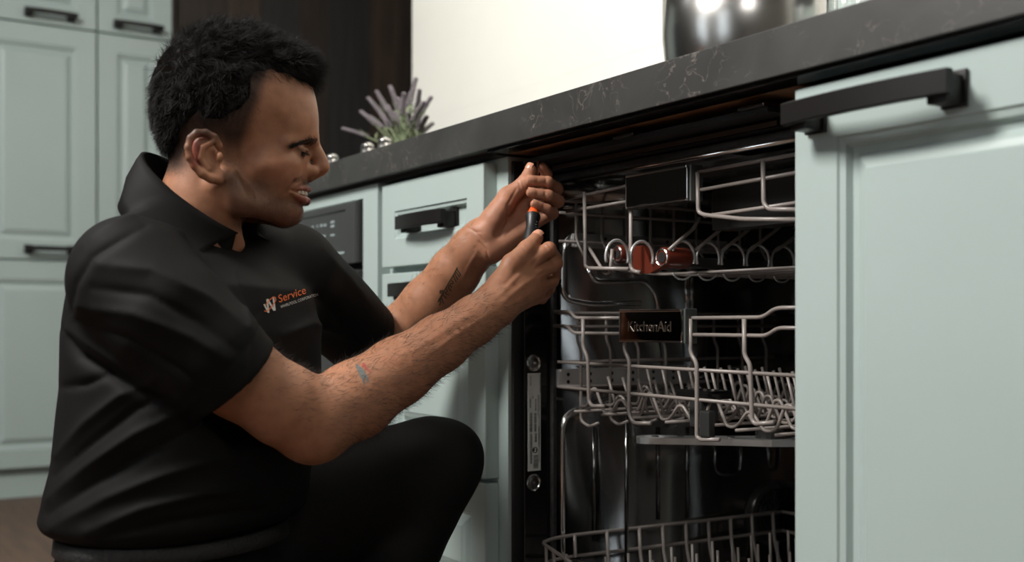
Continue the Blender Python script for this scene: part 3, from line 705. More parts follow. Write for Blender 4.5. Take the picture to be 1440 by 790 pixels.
M['body_hair'] = mat('dark_body_hair', (0.018, 0.010, 0.007), 0.5)
M['nail'] = mat('fingernail', rgb(196, 142, 116), 0.28, spec=0.5)

person = thing('person', (0.10, -0.55, 0.0), 'man in black work shirt and black trousers, kneeling, hands at the dishwasher holding a screwdriver', 'person')

# ---------------- head (modelled in photo-pixel units on the head's own median plane)
HS = 1.41 / F_PX
HO = P(330, 185, 1.41)
_ray = HO - CAM; _ray[2] = 0; _ray /= np.linalg.norm(_ray)
ROT = math.radians(2.0)
HN = -_ray; HF = np.array([-_ray[1] * -1, 0, 0]); HF = np.array([_ray[1], -_ray[0], 0.0])      # HN to the camera, HF where he looks
HF, HN = HF * math.cos(ROT) + HN * math.sin(ROT), HN * math.cos(ROT) - HF * math.sin(ROT)
def H2W(Q):
    Q = np.asarray(Q, float); return HO + (Q[..., 0:1] - 330) * HS * 0.972 * HF + Q[..., 1:2] * HS * HN + (185 + Q[..., 2:3]) * HS * UP
h = lambda px, py, lat=0.0: (px, lat, -py)
F = Field((195, -104, -420), (482, 108, -45), 1.25)
F.ell(h(337, 146), (109, 80, 92)); F.ell(h(285, 165), (60, 70, 66), 14)                          # cranium
F.ell(h(392, 178), (57, 60, 60), 16)                                                             # forehead / upper face
F.ell(h(372, 236), (64, 58, 62), 18)                                                             # mid face
F.ell(h(374, 266), (42, 46, 40), 12)
for sg in (-1, 1):
    F.cone(h(322, 262, sg * 58), h(338, 288, sg * 53), 17, 17, 16); F.cone(h(338, 288, sg * 53), h(398, 298, sg * 17), 18, 17, 18)   # jaw
    F.ell(h(390, 236, sg * 42), (30, 20, 18), 16)                                                # cheekbone
    F.ell(h(394, 256, sg * 35), (22, 18, 17), 16)                                                # smiling cheek
    F.cone(h(436, 193, sg * 12), h(402, 206, sg * 52), 11.5, 9, 9)                               # brow
F.cone(h(398, 298, -14), h(398, 298, 14), 17, 17, 12)
F.ell(h(409, 297), (19, 22, 18), 10)                                                             # chin
F.ell(h(410, 266), (23, 27, 24), 8)                                                             # muzzle
F.cone(h(300, 225), h(284, 290), 58, 57, 20); F.cone(h(284, 290), h(268, 345), 57, 63, 16); F.cone(h(268, 345), h(262, 420), 64, 80, 10)   # neck
for sg in (-1, 1): F.cone(h(308, 268, sg * 56), h(335, 345, sg * 18), 13, 10, 14)                # neck muscle
for sg in (-1, 1):
    F.ell(h(440, 212.5, sg * 31), (16, 17, 10), 9, 'sub')                                          # eye socket
    F.ell(h(413.5, 216, sg * 31), (15, 16, 13.5), 3)                                             # lidded eye
    F.cone(h(432, 212.0, sg * 20), h(420, 211, sg * 46), 3.4, 3.0, 3)                              # upper lid fold
F.ell(h(434, 189), (14, 22, 13), 8); F.cone(h(438, 193), h(453, 223), 9.5, 10.5, 6)                                                   # nose bridge
F.ell(h(453, 231.5), (13, 12.5, 11), 4)                                                        # tip
for sg in (-1, 1):
    F.ell(h(437.5, 239.5, sg * 12.5), (12, 7.5, 8.8), 7)                                             # wing
F.cone(h(452, 240), h(436, 248), 5, 6, 4)
for sg in (-1, 1): F.ell(h(444, 246.5, sg * 7.5), (6.5, 3.6, 3.2), 1.5, 'sub')                    # nostril
for sg in (-1, 1):
    F.chain([(h(433.5, 263.5, 0), 4.6), (h(429, 264.8, sg * 16), 4.2), (h(421, 267, sg * 27), 3.4), (h(411, 270.5, sg * 38), 2.0)], 4)       # upper lip
    F.chain([(h(431.5, 280.5, 0), 5.8), (h(426.5, 279.8, sg * 14), 5.2), (h(419, 277, sg * 25), 4.0), (h(411, 272.5, sg * 37), 2.0)], 4)    # lower lip
    F.chain([(h(438, 272, 0), 4.4), (h(432.5, 272, sg * 16), 4.3), (h(424, 271.8, sg * 28), 3.6), (h(414.5, 271.4, sg * 38), 2.4), (h(409, 270.6, sg * 42), 1.4)], 1.0, 'sub')   # parted mouth
    F.chain([(h(430, 250, sg * 27), 1.6), (h(414, 260, sg * 45), 1.8), (h(404, 277, sg * 45), 1.4)], 6, 'sub')       # smile line
# ears
for sg in (-1, 1):
    hx = [(312, 217, 77), (306, 207, 81), (295, 202, 85), (283, 203, 88), (275, 211, 90), (272, 223, 91), (274, 236, 90), (280, 247, 88), (290, 256, 85), (302, 262, 82), (312, 263, 79)]
    c, s_ = math.cos(math.radians(-24)), math.sin(math.radians(-24))
    F.ell((295, sg * 80, -233), (17, 5.0, 27), 3, R=[(c, 0, -s_), (0, 1, 0), (s_, 0, c)])
    F.chain([(h(x, y, sg * l), 5.0 if y < 250 else 6.5) for x, y, l in hx], 2.0)
    F.ell(h(311, 257, sg * 79), (9.5, 5, 9.5), 3)
    F.chain([(h(304, 213, sg * 84), 3.4), (h(291, 222, sg * 87), 4.2), (h(287, 236, sg * 87), 4.2), (h(297, 250, sg * 85), 3.6)], 2.5)
    F.ell(h(304, 234, sg * 90), (9.0, 11, 11.5), 2.5, 'sub')
    F.ell(h(313, 233, sg * 81), (5, 5.5, 7), 3)
for sg in (-1, 1):
    F.ell(h(376, 270, sg * 68), (22, 13, 16), 16, 'sub')                                             # hollow below the cheekbone
    F.ell(h(390, 200, sg * 74), (22, 12, 24), 14, 'sub')                                             # temple
HV, HQ = F.mesh(); HV = np_smooth(HV, HQ, 2, 0.45)
HVp = HV.copy(); HVp[:, 2] *= -1                          # (px, lat, py)
def ss(x, a, b): t = np.clip((x - a) / (b - a), 0, 1); return t * t * (3 - 2 * t)
SK = np.array(rgb(153, 107, 81)); SKD = np.array(rgb(150, 98, 72))
C = np.tile(SK, (len(HV), 1)); px, lat, py = HVp[:, 0], np.abs(HVp[:, 1]), HVp[:, 2]
def blend(C, col, w): return C * (1 - w[:, None]) + np.array(col) * w[:, None]
# short beard shadow: jaw, chin, upper lip, sideburn
jawline = ss(py, 246, 268) * ss(px, 318, 338) * (1 - ss(py, 318, 335)) * (1 - 0.75 * ss(px, 372, 400) * (1 - ss(py, 276, 286)) * ss(lat, 12, 30))
lipz = np.exp(-((py - 256) / 6) ** 2 - ((px - 428) / 16) ** 2)
side = ss(px, 314, 322) * (1 - ss(px, 336, 348)) * ss(py, 190, 200) * (1 - ss(py, 262, 285)) * ss(lat, 45, 60)
w = np.clip(0.62 * jawline + 0.5 * lipz + 0.55 * side, 0, 0.70)
C = blend(C, rgb(62, 44, 36), w)
# clipped hair at temples and nape (a true tone of the skin there)
fade = ss(lat, 30, 45) * (1 - ss(px, 352 + (py - 160) * -0.35, 374 + (py - 160) * -0.35)) * (1 - ss(py, 196, 226)) + (1 - ss(px, 250, 285)) * (1 - ss(py, 238, 262))
C = blend(C, rgb(38, 28, 24), np.clip(fade, 0, 1) * 0.88)
lips = np.exp(-(((py - 265) / 3.2) ** 2)) * ss(px, 412, 420) * (lat < 34) + np.exp(-(((py - 280) / 4.6) ** 2)) * ss(px, 412, 420) * (lat < 32)
C = blend(C, rgb(132, 74, 64), np.clip(lips, 0, 0.85))
earr = (lat > 78) * np.exp(-(((px - 281) / 5) ** 2)) * ss(py, 210, 216) * (1 - ss(py, 244, 254)) + (lat > 76) * np.exp(-(((px - 290) / 10) ** 2 + ((py - 208) / 3) ** 2)) * .5
C = blend(C, rgb(120, 48, 40), np.clip(earr, 0, 0.75))
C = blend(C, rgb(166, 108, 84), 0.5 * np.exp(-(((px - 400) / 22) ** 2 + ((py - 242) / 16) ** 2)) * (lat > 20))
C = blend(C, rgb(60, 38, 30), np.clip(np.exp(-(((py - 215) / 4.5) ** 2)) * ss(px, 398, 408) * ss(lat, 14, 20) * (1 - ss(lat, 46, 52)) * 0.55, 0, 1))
headW = H2W(HV)
parts = [(headW, HQ, C)]

# ---------------- arms and hands (world units)
def PP(l): return [(P(x, y, t), r) for x, y, t, r in l]
HALF = []
def arm(lo_hi_pts, build, hres=0.0016):
    pts = np.array(lo_hi_pts); Fm = Field(pts.min(0) - 0.07, pts.max(0) + 0.07, hres); build(Fm); V, Q = Fm.mesh(); V = np_smooth(V, Q, 2, 0.5); return V, Q
R_CH = [(230, 447, 1.275, .050), (335, 528, 1.295, .0485), (400, 570, 1.315, .0475), (443, 590, 1.335, .0475), (500, 562, 1.375, .0475), (560, 522, 1.415, .0425), (620, 482, 1.455, .0365), (668, 450, 1.488, .0315), (694, 432, 1.506, .0300)]
RF = {  # right hand: joint chains (px, py, depth, radius)
 'index': [(737, 376, 1.545, .0120), (772, 350, 1.556, .0098), (781, 363, 1.590, .0088), (768, 374, 1.612, .0078)],
 'middle': [(752, 387, 1.552, .0122), (781, 370, 1.568, .0102), (780, 388, 1.605, .0088), (765, 394, 1.622, .0078)],
 'ring': [(757, 403, 1.560, .0115), (776, 395, 1.585, .0094), (772, 406, 1.615, .0084), (759, 408, 1.626, .0075)],
 'pinky': [(752, 417, 1.568, .0108), (766, 413, 1.592, .0084), (762, 420, 1.615, .0074), (753, 420, 1.625, .0066)],
 'thumb': [(703, 402, 1.515, .0170), (720, 371, 1.528, .0140), (741, 350, 1.548, .0118), (755, 334, 1.566, .0094)]}
def right(Fm):
    Fm.chain(PP(R_CH), 0.012)
    Fm.ell(P(436, 612, 1.335), (.036, .034, .030), 0.02)                    # elbow point
    w = P(697, 428, 1.508)
    for n, k in (('index', .024), ('middle', .026), ('ring', .025), ('pinky', .021)):
        c = PP(RF[n]); Fm.cone(w, c[0][0], k, c[0][1] + .001, 0.012)
    for n in ('index', 'middle', 'ring', 'pinky'): Fm.chain(PP(RF[n]), 0.0035)
    for n in ('index', 'middle', 'ring', 'pinky'): 
        j = PP(RF[n])[1]; Fm.ell(j[0], (j[1] * 1.04,) * 3, 0.002)
    Fm.cone(w, PP(RF['thumb'])[0][0], .024, .0175, .010); Fm.chain(PP(RF['thumb']), 0.006)
    a, b = PP(RF['thumb'])[1], PP(RF['index'])[0]; Fm.cone((a[0] + w) / 2, (b[0] + w) / 2, .013, .015, .012)
L_CH = [(440, 400, 1.61, .050), (490, 452, 1.70, .0470), (532, 500, 1.785, .0450), (566, 470, 1.775, .0465), (604, 428, 1.755, .0440), (640, 382, 1.730, .0385), (664, 352, 1.712, .0340), (676, 338, 1.704, .0325)]
LF = {
 'thumb': [(694, 308, 1.690, .0200), (714, 277, 1.688, .0150), (738, 258, 1.690, .0118), (746, 239, 1.696, .0092)],
 'index': [(736, 272, 1.716, .0120), (766, 258, 1.728, .0096), (769, 245, 1.716, .0086), (763, 235, 1.708, .0076)],
 'middle': [(748, 283, 1.718, .0125), (783, 266, 1.718, .0098), (770, 256, 1.688, .0090), (746, 254, 1.676, .0082)],
 'ring': [(752, 297, 1.716, .0125), (785, 283, 1.708, .0096), (771, 275, 1.678, .0088), (747, 271, 1.668, .0080)],
 'pinky': [(750, 312, 1.712, .0118), (778, 300, 1.702, .0086), (769, 294, 1.676, .0078), (752, 287, 1.666, .0070)]}
def left(Fm):
    Fm.chain(PP(L_CH), 0.012)
    w = P(680, 334, 1.702)
    for n, k in (('index', .026), ('middle', .027), ('ring', .026), ('pinky', .023)):
        c = PP(LF[n]); Fm.cone(w, c[0][0], k, c[0][1] + .001, 0.010)
    Fm.cone(P(690, 352, 1.692), P(738, 322, 1.698), .0215, .0150, .010)         # heel of the palm, little-finger side
    Fm.cone(P(684, 326, 1.688), P(710, 286, 1.680), .0190, .0145, .009)         # ball of the thumb
    for n in ('index', 'middle', 'ring', 'pinky'): Fm.chain(PP(LF[n]), 0.003)
    Fm.chain(PP(LF['thumb']), 0.006)
    Fm.cone(P(700, 330, 1.672), P(726, 292, 1.668), .004, .004, .006, 'sub')
    for (a, b) in (((678, 352), (690, 372)), ((674, 356), (684, 376))): Fm.cone(P(*a, 1.668), P(*b, 1.668), .0022, .0022, .004, 'sub')
allR = [p for p, _ in PP(R_CH)] + [p for n in RF for p, _ in PP(RF[n])]
allL = [p for p, _ in PP(L_CH)] + [p for n in LF for p, _ in PP(LF[n])]
RV, RQ = arm(allR, right); LV, LQ = arm(allL, left)
def creases(V, Q, lines):                # skin creases (-) and tendons (+) laid on the surface
    N = np_normals(V, Q); pr = project(V); fc = np.clip(((CAM - V) * N).sum(1) / np.linalg.norm(CAM - V, axis=1) * 4, 0, 1); out = np.zeros(len(V))
    for pl, amp, wd in lines:
        pl = np.array(pl, float); dm = np.full(len(V), 1e9); tt = np.zeros(len(V))
        for i in range(len(pl) - 1):
            a, b = pl[i], pl[i + 1]; ab = b - a; t = np.clip(((pr[:, :2] - a) @ ab) / (ab @ ab), 0, 1)
            d = np.linalg.norm(pr[:, :2] - a - t[:, None] * ab, axis=1); g = d < dm; dm[g] = d[g]; tt[g] = (i + t[g]) / (len(pl) - 1)
        out += amp * np.exp(-(dm / wd) ** 2) * np.sin(np.pi * np.clip(tt, 0.08, 0.92)) ** 0.5 * fc
    return V + N * out[:, None]
LV = creases(LV, LQ, [([(674, 340), (684, 352), (690, 376)], -.0016, 1.8), ([(668, 348), (678, 362), (684, 380)], -.0014, 1.8), ([(664, 322), (676, 334), (682, 342)], -.001, 1.6), ([(655, 318), (668, 326), (678, 326)], -.0009, 1.6),
    ([(726, 266), (714, 288), (714, 312), (704, 330)], -.0018, 2.0), ([(738, 286), (724, 300), (706, 312)], -.0014, 1.8), ([(742, 304), (726, 314), (712, 330)], -.0014, 1.8),
    ([(768, 249), (767, 264)], -.0012, 1.7), ([(767, 267), (766, 284)], -.0012, 1.7), ([(764, 288), (763, 300)], -.0012, 1.7), ([(756, 249), (755, 260)], -.0006, 1.6), ([(756, 267), (755, 279)], -.0006, 1.6),
    ([(733, 250), (738, 266)], -.001, 1.6), ([(729, 253), (733, 268)], -.0008, 1.6), ([(625, 350), (650, 330), (668, 318)], .0010, 3.5), ([(648, 396), (672, 352)], .0010, 3.0)])
RV = creases(RV, RQ, [([(731, 343), (744, 358)], -.0010, 1.6), ([(728, 347), (740, 361)], -.0010, 1.6), ([(735, 340), (748, 354)], -.0008, 1.6), ([(768, 340), (779, 354)], -.0010, 1.7), ([(764, 343), (774, 357)], -.0008, 1.6),
    ([(776, 366), (784, 378)], -.0009, 1.6), ([(700, 416), (720, 396), (737, 378)], .0013, 4.0), ([(708, 424), (732, 404), (752, 390)], .0012, 4.0), ([(716, 430), (740, 416), (756, 404)], .0010, 4.0),
    ([(704, 408), (722, 388), (733, 374)], -.0010, 4.0), ([(745, 376), (756, 364)], -.0012, 2.5), ([(758, 388), (768, 380)], -.0012, 2.5), ([(560, 505), (620, 468), (672, 432)], .0008, 5), ([(600, 500), (650, 465), (690, 440)], .0009, 4)])
for V, Q, hand in ((RV, RQ, RF), (LV, LQ, LF)):
    c = np.tile(SK, (len(V), 1))
    tips = np.zeros(len(V))
    for n in hand:
        for i, (p, r) in enumerate(PP(hand[n])):
            d = np.linalg.norm(V - p, axis=1); tips = np.maximum(tips, (0.55 if i == 3 else 0.22) * np.exp(-(d / (r * 1.25)) ** 2))
    c = blend(c, rgb(166, 98, 76), tips)
    if hand is LF:
        pr = project(V); palm = ss(pr[:, 0], 640, 690) * ss(-pr[:, 1], -400, -350); c = blend(c, rgb(172, 122, 98), palm * 0.7)
    else:
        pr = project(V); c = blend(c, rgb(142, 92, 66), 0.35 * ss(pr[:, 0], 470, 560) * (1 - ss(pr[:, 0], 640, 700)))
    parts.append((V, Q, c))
n0 = 0; AV, AQ, AC = [], [], []
for V, Q, c in parts: AV.append(V); AQ.append(Q + n0); AC.append(c); n0 += len(V)
AV, AQ, AC = np.concatenate(AV), np.concatenate(AQ), np.concatenate(AC)
bm_ = fast_mesh('body', AV, AQ, M['skin']); vcol(bm_, AC)
body = link('body', bm_, person)
BODY_BVH = BVHTree.FromPolygons([tuple(v) for v in AV], [tuple(q) for q in AQ])
def nail(hand, n, toward, s=1.0):
    ch = PP(hand[n]); p, r = ch[3]; d = p - ch[2][0]; d /= np.linalg.norm(d); up = np.array(toward, float); up -= d * (up @ d); up /= np.linalg.norm(up); sd = np.cross(d, up)
    c = p + d * r * 0.20; V = []; Fc = []; nu, nv = 7, 9
    for i in range(nu):
        for j in range(nv):
            a = -1.0 + 2.0 * j / (nv - 1); b = -1.0 + 2.0 * i / (nu - 1)
            bb = b * (1 - 0.18 * a * a); ang = a * 0.95
            V.append(c + d * bb * r * 0.78 * s + r * 1.035 * (up * math.cos(ang) + sd * math.sin(ang)) - up * (0.10 * r * b * b if b < 0 else 0.16 * r * b * b))
    for i in range(nu - 1):
        for j in range(nv - 1): Fc.append((i * nv + j, i * nv + j + 1, (i + 1) * nv + j + 1, (i + 1) * nv + j))
    link('fingernail', mesh('fingernail', V, Fc, M['nail'], True), body)
CAMD = -FW
nail(RF, 'thumb', CAMD * 0.7 + UP * 0.75 - RT * .1)
nail(LF, 'middle', CAMD + UP * .25 - RT * .2); nail(LF, 'ring', CAMD + UP * .25 - RT * .2); nail(LF, 'pinky', CAMD + UP * .25 - RT * .2)
nail(LF, 'thumb', CAMD * 0.6 - RT * 0.7)

# ---------------- shirt
TF = 0.9 * RT - 0.436 * FW; TL = 0.436 * RT + 0.9 * FW
LV_ = [(335, 275, .060, .100), (360, 275, .085, .145), (400, 276, .122, .165), (470, 277, .138, .172), (560, 275, .140, .170), (650, 266, .137, .170), (715, 256, .140, .176), (742, 250, .141, .176), (754, 248, .134, .170), (762, 247, .120, .158)]
lz = np.array([0.6 + (HZ - a[0]) / F_PX * 1.30 for a in LV_])[::-1]
lc = np.array([P(a[1], a[0], 1.42) for a in LV_])[::-1]; ld = np.array([a[2] for a in LV_])[::-1]; lw = np.array([a[3] for a in LV_])[::-1]
def torso(X, Y, Z, grow=0.0):
    cx, cy = np.interp(Z, lz, lc[:, 0]), np.interp(Z, lz, lc[:, 1]); hd, hw = np.interp(Z, lz, ld) + grow, np.interp(Z, lz, lw) + grow
    a = (X - cx) * TF[0] + (Y - cy) * TF[1]; b = (X - cx) * TL[0] + (Y - cy) * TL[1]
    rho = (np.abs(a / hd) ** 2.3 + np.abs(b / hw) ** 2.3) ** (1 / 2.3)
    d = (rho - 1) * np.minimum(hd, hw)
    return np.maximum(d, np.maximum(lz[0] - Z, Z - lz[-1]))
RSL = [(186, 394, 1.28, .073), (234, 445, 1.268, .071), (290, 500, 1.272, .067), (326, 536, 1.287, .0645)]
LSL = [(408, 385, 1.555, .070), (455, 425, 1.64, .064), (508, 474, 1.725, .0585)]
def sleeve(Fm, sl, k):
    c = PP(sl); e = c[-1][0]; ax = e - c[-2][0]; ax /= np.linalg.norm(ax); ext = c + [(e + ax * 0.05, c[-1][1])]
    G = Fm.like(); G.chain(ext, 0.004)
    pl = lambda off: (lambda X, Y, Z: (X - e[0]) * ax[0] + (Y - e[1]) * ax[1] + (Z - e[2]) * ax[2] - off)
    XX = np.meshgrid(*Fm.ax, indexing='ij')
    d = np.maximum(G.f, pl(0.0)(*XX))
    hh = np.clip(0.5 + 0.5 * (d - Fm.f) / k, 0, 1); Fm.f = (d + (Fm.f - d) * hh - k * hh * (1 - hh)).astype(np.float32)
    I = Fm.like(); I.chain([(p, r - 0.0095) for p, r in ext], 0.004)
    di = np.maximum(I.f, -pl(-0.04)(*XX)); Fm.f = np.maximum(Fm.f, -di)
S = Field((-0.42, -0.95, 0.29), (0.42, -0.02, 0.78), 0.0034)
S.custom(S.lo, S.lo + S.n * S.h, torso)
S.chain([(P(268, 376, 1.43), .054), (P(222, 372, 1.385), .060), (P(182, 390, 1.29), .067)], 0.030)
S.chain([(P(272, 372, 1.42), .056), (P(345, 368, 1.49), .058), (P(405, 384, 1.55), .064)], 0.030)
S.f = np.minimum(S.f, 1.0)
sleeve(S, RSL, 0.013); sleeve(S, LSL, 0.016)
S.cone(P(297, 262, 1.41), P(274, 322, 1.41), .049, .056, 0.006, 'sub')              # neck hole
SV, SQ = S.mesh(); SV = np_smooth(SV, SQ, 4, 0.5)
# cloth folds: ridges (+) and creases (-) laid on the cloth
FOLDS = [([(205, 318), (168, 338), (128, 362), (104, 400), (98, 440)], -0.005, 7), ([(196, 300), (150, 322), (118, 345)], 0.004, 10),
 ([(140, 372), (215, 382), (290, 420), (345, 462)], 0.006, 13), ([(130, 405), (210, 415), (280, 452), (330, 490)], -0.005, 9), ([(110, 430), (190, 442), (270, 475), (318, 505)], 0.006, 12),
 ([(105, 452), (180, 478), (250, 520), (290, 555)], -0.005, 8), ([(92, 462), (150, 500), (215, 545), (262, 572)], 0.005, 9),
 ([(84, 462), (110, 500), (160, 532), (215, 560)], -0.010, 9),
 ([(82, 545), (120, 540), (165, 520)], -0.006, 8), ([(80, 640), (120, 595), (170, 555), (215, 535)], 0.007, 10), ([(76, 668), (130, 622), (190, 575), (240, 556)], -0.006, 9),
 ([(70, 700), (125, 655), (190, 610), (260, 575)], 0.008, 11), ([(68, 722), (130, 680), (200, 640), (280, 600)], -0.007, 10), ([(72, 742), (150, 700), (230, 668), (320, 640)], 0.007, 12),
 ([(120, 748), (200, 715), (290, 692), (350, 688)], 0.007, 10), ([(150, 755), (240, 735), (330, 722), (370, 720)], -0.006, 9),
 ([(250, 600), (300, 630), (360, 640)], -0.005, 12), ([(330, 380), (352, 470), (350, 560)], 0.003, 5),
 ([(455, 350), (490, 390), (520, 430)], 0.004, 9), ([(430, 400), (470, 440), (500, 480)], -0.005, 10), ([(400, 470), (440, 455), (480, 470)], 0.005, 9)]
SN = np_normals(SV, SQ); pr = project(SV); facing = np.clip(((CAM - SV) * SN).sum(1) / np.linalg.norm(CAM - SV, axis=1) * 4 + 0.5, 0, 1)
disp = np.zeros(len(SV))
for pl, amp, wd in FOLDS:
    pl = np.array(pl, float); dm = np.full(len(SV), 1e9); tt = np.zeros(len(SV))
    for i in range(len(pl) - 1):
        a, b = pl[i], pl[i + 1]; ab = b - a; t = np.clip(((pr[:, :2] - a) @ ab) / (ab @ ab), 0, 1)
        d = np.linalg.norm(pr[:, :2] - a - t[:, None] * ab, axis=1); g = d < dm; dm[g] = d[g]; tt[g] = (i + t[g]) / (len(pl) - 1)
    disp += 0.95 * amp * np.exp(-(dm / (0.8 * wd)) ** 1.35) * np.sin(np.pi * np.clip(tt, 0.06, 0.94)) ** 0.5 * facing
# soft overall rumple
for k in range(14):
    d = rng.normal(size=3); d /= np.linalg.norm(d); fq = rng.uniform(18, 60); disp += 0.0007 * np.sin(SV @ d * fq + rng.uniform(0, 6.3)) * (24 / fq)
# hem bands on the sleeves
for sl in (RSL, LSL):
    c = PP(sl); e = c[-1][0]; ax = e - c[-2][0]; ax /= np.linalg.norm(ax); s_ = (SV - e) @ ax; near = np.linalg.norm(SV - e, axis=1) < 0.10
    disp += np.where(near, -0.0010 * np.exp(-((s_ + 0.030) / 0.0035) ** 2), 0)
SV = SV + SN * disp[:, None]
shirt = link('shirt', fast_mesh('shirt', SV, SQ, M['shirt']), person)
SHIRT_BVH = BVHTree.FromPolygons([tuple(v) for v in SV], [tuple(q) for q in SQ])
def cast(bvh, px, py, off=0.0006):
    u = (px - 720.0) / F_PX; d = Vector(FW + u * RT + UP * ((HZ - py) / F_PX)).normalized()
    hit = bvh.ray_cast(Vector(CAM), d)
    if hit[0] is None: return None
    n = hit[1]
    if n.dot(d) > 0: n = -n
    return np.array(hit[0] + n * off)
# collar: stand and folded leaf as one ring open at the front
def collar():
    def ring(C0, A, B, phis): return [P(*C0[:2], C0[2]) + math.cos(f) * A + math.sin(f) * B for f in phis]
    phis = np.linspace(math.radians(22), math.radians(338), 61)
    Bv = -(0.25 * RT + 0.968 * FW)
    cols = []
    def fit(p, off, g):                                  # keep the leaf on the outside of the cloth
        d = math.cos(g) * RT * 0.8 + math.sin(g) * Bv; d = d / np.linalg.norm(d)
        hit = SHIRT_BVH.ray_cast(Vector(p + d * 0.12), Vector(-d), 0.12)
        if hit[0] is not None: return p + d * min(max(float((np.array(hit[0]) - p) @ d), 0) + off, 0.027 + 0.020 * max(0, math.cos(g)))
        return p
    for f in phis:
        fr = (1 + math.cos(f)) / 2                       # 1 at front, 0 at back
        f2 = math.pi - (math.pi - f) * (180 - 52) / (180 - 22)      # the leaf is cut back at the front
        f1 = (f + f2) / 2
        def pt(cx, cy, ra, la, drop, g=None):
            g = f if g is None else g
            return P(cx, cy, 1.402) + math.cos(g) * (RT * ra - UP * drop) + math.sin(g) * Bv * la
        inner0 = pt(272, 318, 0.060, 0.068, 0.047) - UP * 0.01
        top = pt(283, 276, 0.061, 0.0690, 0.054)
        topo = top + UP * 0.0012 + (math.cos(f) * RT + math.sin(f) * Bv) * 0.004
        mid = fit(pt(270, 302, 0.066 + 0.006 * fr, 0.086, 0.050, f1), .004, f1)
        tipd = max(0, math.cos(f)) ** 3
        low = fit(pt(254, 334, 0.052 + 0.020 * fr, 0.094, 0.050, f2) - UP * 0.012 * tipd, .0035, f2)
        low_in = low * 1.0 - (math.cos(f) * RT + math.sin(f) * Bv) * 0.0022
        cols.append([inner0, (inner0 * .3 + top * .7), top, topo, topo * .72 + mid * .28 + (math.cos(f) * RT + math.sin(f) * Bv) * .001, mid, mid * .5 + low * .5, low, low_in, mid * .45 + low * .55 - (math.cos(f) * RT + math.sin(f) * Bv) * 0.003])
    m = len(cols[0]); V = [p for c in cols for p in c]; Fc = []
    for i in range(len(cols) - 1):
        for j in range(m - 1): Fc.append((i * m + j, i * m + j + 1, (i + 1) * m + j + 1, (i + 1) * m + j))
    o = link('collar', mesh('collar', V, Fc, M['shirt'], True), shirt)
    md = o.modifiers.new('t', 'SOLIDIFY'); md.thickness = 0.0012; md.offset = 0
collar()
# placket buttons
for px_, py_ in ((327, 337),):
    c = cast(SHIRT_BVH, px_, py_, 0.002)
    if c is not None: MB().lathe(c, [(0.0045, -0.001), (0.005, 0), (0.004, 0.001)], 14, axis=1).build('button', M['black_gloss'], shirt)
# ---------------- chest lettering laid onto the cloth
M['orange_thread'] = mat('orange_embroidery', rgb(214, 104, 44), 0.6); M['white_thread'] = mat('pale_embroidery', rgb(196, 194, 190), 0.6)
def on_cloth(V, o, ex, ey, name, m, parent, bvh, off=0.0010, Fc=None):
    W = []
    for v in V:
        q = cast(bvh, o[0] + v[0] * ex[0] + v[1] * ey[0], o[1] + v[0] * ex[1] + v[1] * ey[1], off)
        W.append(q if q is not None else (W[-1] if W else np.zeros(3)))
    return link(name, mesh(name, W, Fc, m), parent)
def lettering(s, box, name, m, size=1.0):
    V, Fc = text_mesh(s, 1.0); V = V - V.min(0) * np.array([1, 1, 0]); w, hh = V[:, 0].max(), V[:, 1].max()
    (ax_, ay), (bx, by), up = box                                    # baseline start, baseline end, cap height vector
    return on_cloth(V, (ax_, ay), ((bx - ax_) / w, (by - ay) / w), (up[0] / hh, up[1] / hh), name, m, shirt, SHIRT_BVH, 0.0012, Fc)
lettering('Service', ((391.5, 426), (429.5, 413.0), (-1.6, -10.8)), 'service_lettering', M['orange_thread'])
lettering('WHIRLPOOL CORPORATION', ((393.8, 433.8), (446.5, 415.4), (-0.8, -3.9)), 'company_lettering', M['white_thread'])
def stroke(pts, wd, name, m, n=8):
    pts = [np.array(p, float) for p in pts]; V = []; Fc = []
    Lp = []
    for i in range(len(pts) - 1):
        for k in range(n): Lp.append(pts[i] + (pts[i + 1] - pts[i]) * k / n)
    Lp.append(pts[-1])
    for i, p in enumerate(Lp):
        d = Lp[min(i + 1, len(Lp) - 1)] - Lp[max(i - 1, 0)]; d /= np.linalg.norm(d) + 1e-9; nn = np.array([-d[1], d[0]]) * wd / 2
        V += [(p[0] - nn[0], p[1] - nn[1]), (p[0] + nn[0], p[1] + nn[1])]
    Fc = [(2 * i, 2 * i + 1, 2 * i + 3, 2 * i + 2) for i in range(len(Lp) - 1)]
    return V, Fc
def emblem(parts_, name, m, parent, bvh, off=0.0012):
    V, Fc = [], []
    for v, f in parts_: n = len(V); V += v; Fc += [tuple(i + n for i in q) for q in f]
    return on_cloth(V, (0, 0), (1, 0), (0, 1), name, m, parent, bvh, off, Fc)
emblem([stroke([(370.3, 428), (376.2, 439.2)], 2.0, '', None), stroke([(374.6, 421), (376.6, 440)], 2.3, '', None), stroke([(375.0, 421), (384.6, 436.8)], 2.5, '', None), stroke([(383.2, 417.5), (385.4, 437)], 2.4, '', None)], 'emblem_letter', M['white_thread'], shirt, SHIRT_BVH)
emblem([stroke([(372, 430), (374, 427), (379, 421), (383, 418), (386, 419), (386.4, 422), (384, 427), (380.5, 432), (376, 436.5), (372, 438.4), (370.6, 437)], 1.3, '', None, 3)], 'emblem_swirl', M['orange_thread'], shirt, SHIRT_BVH, 0.0016)

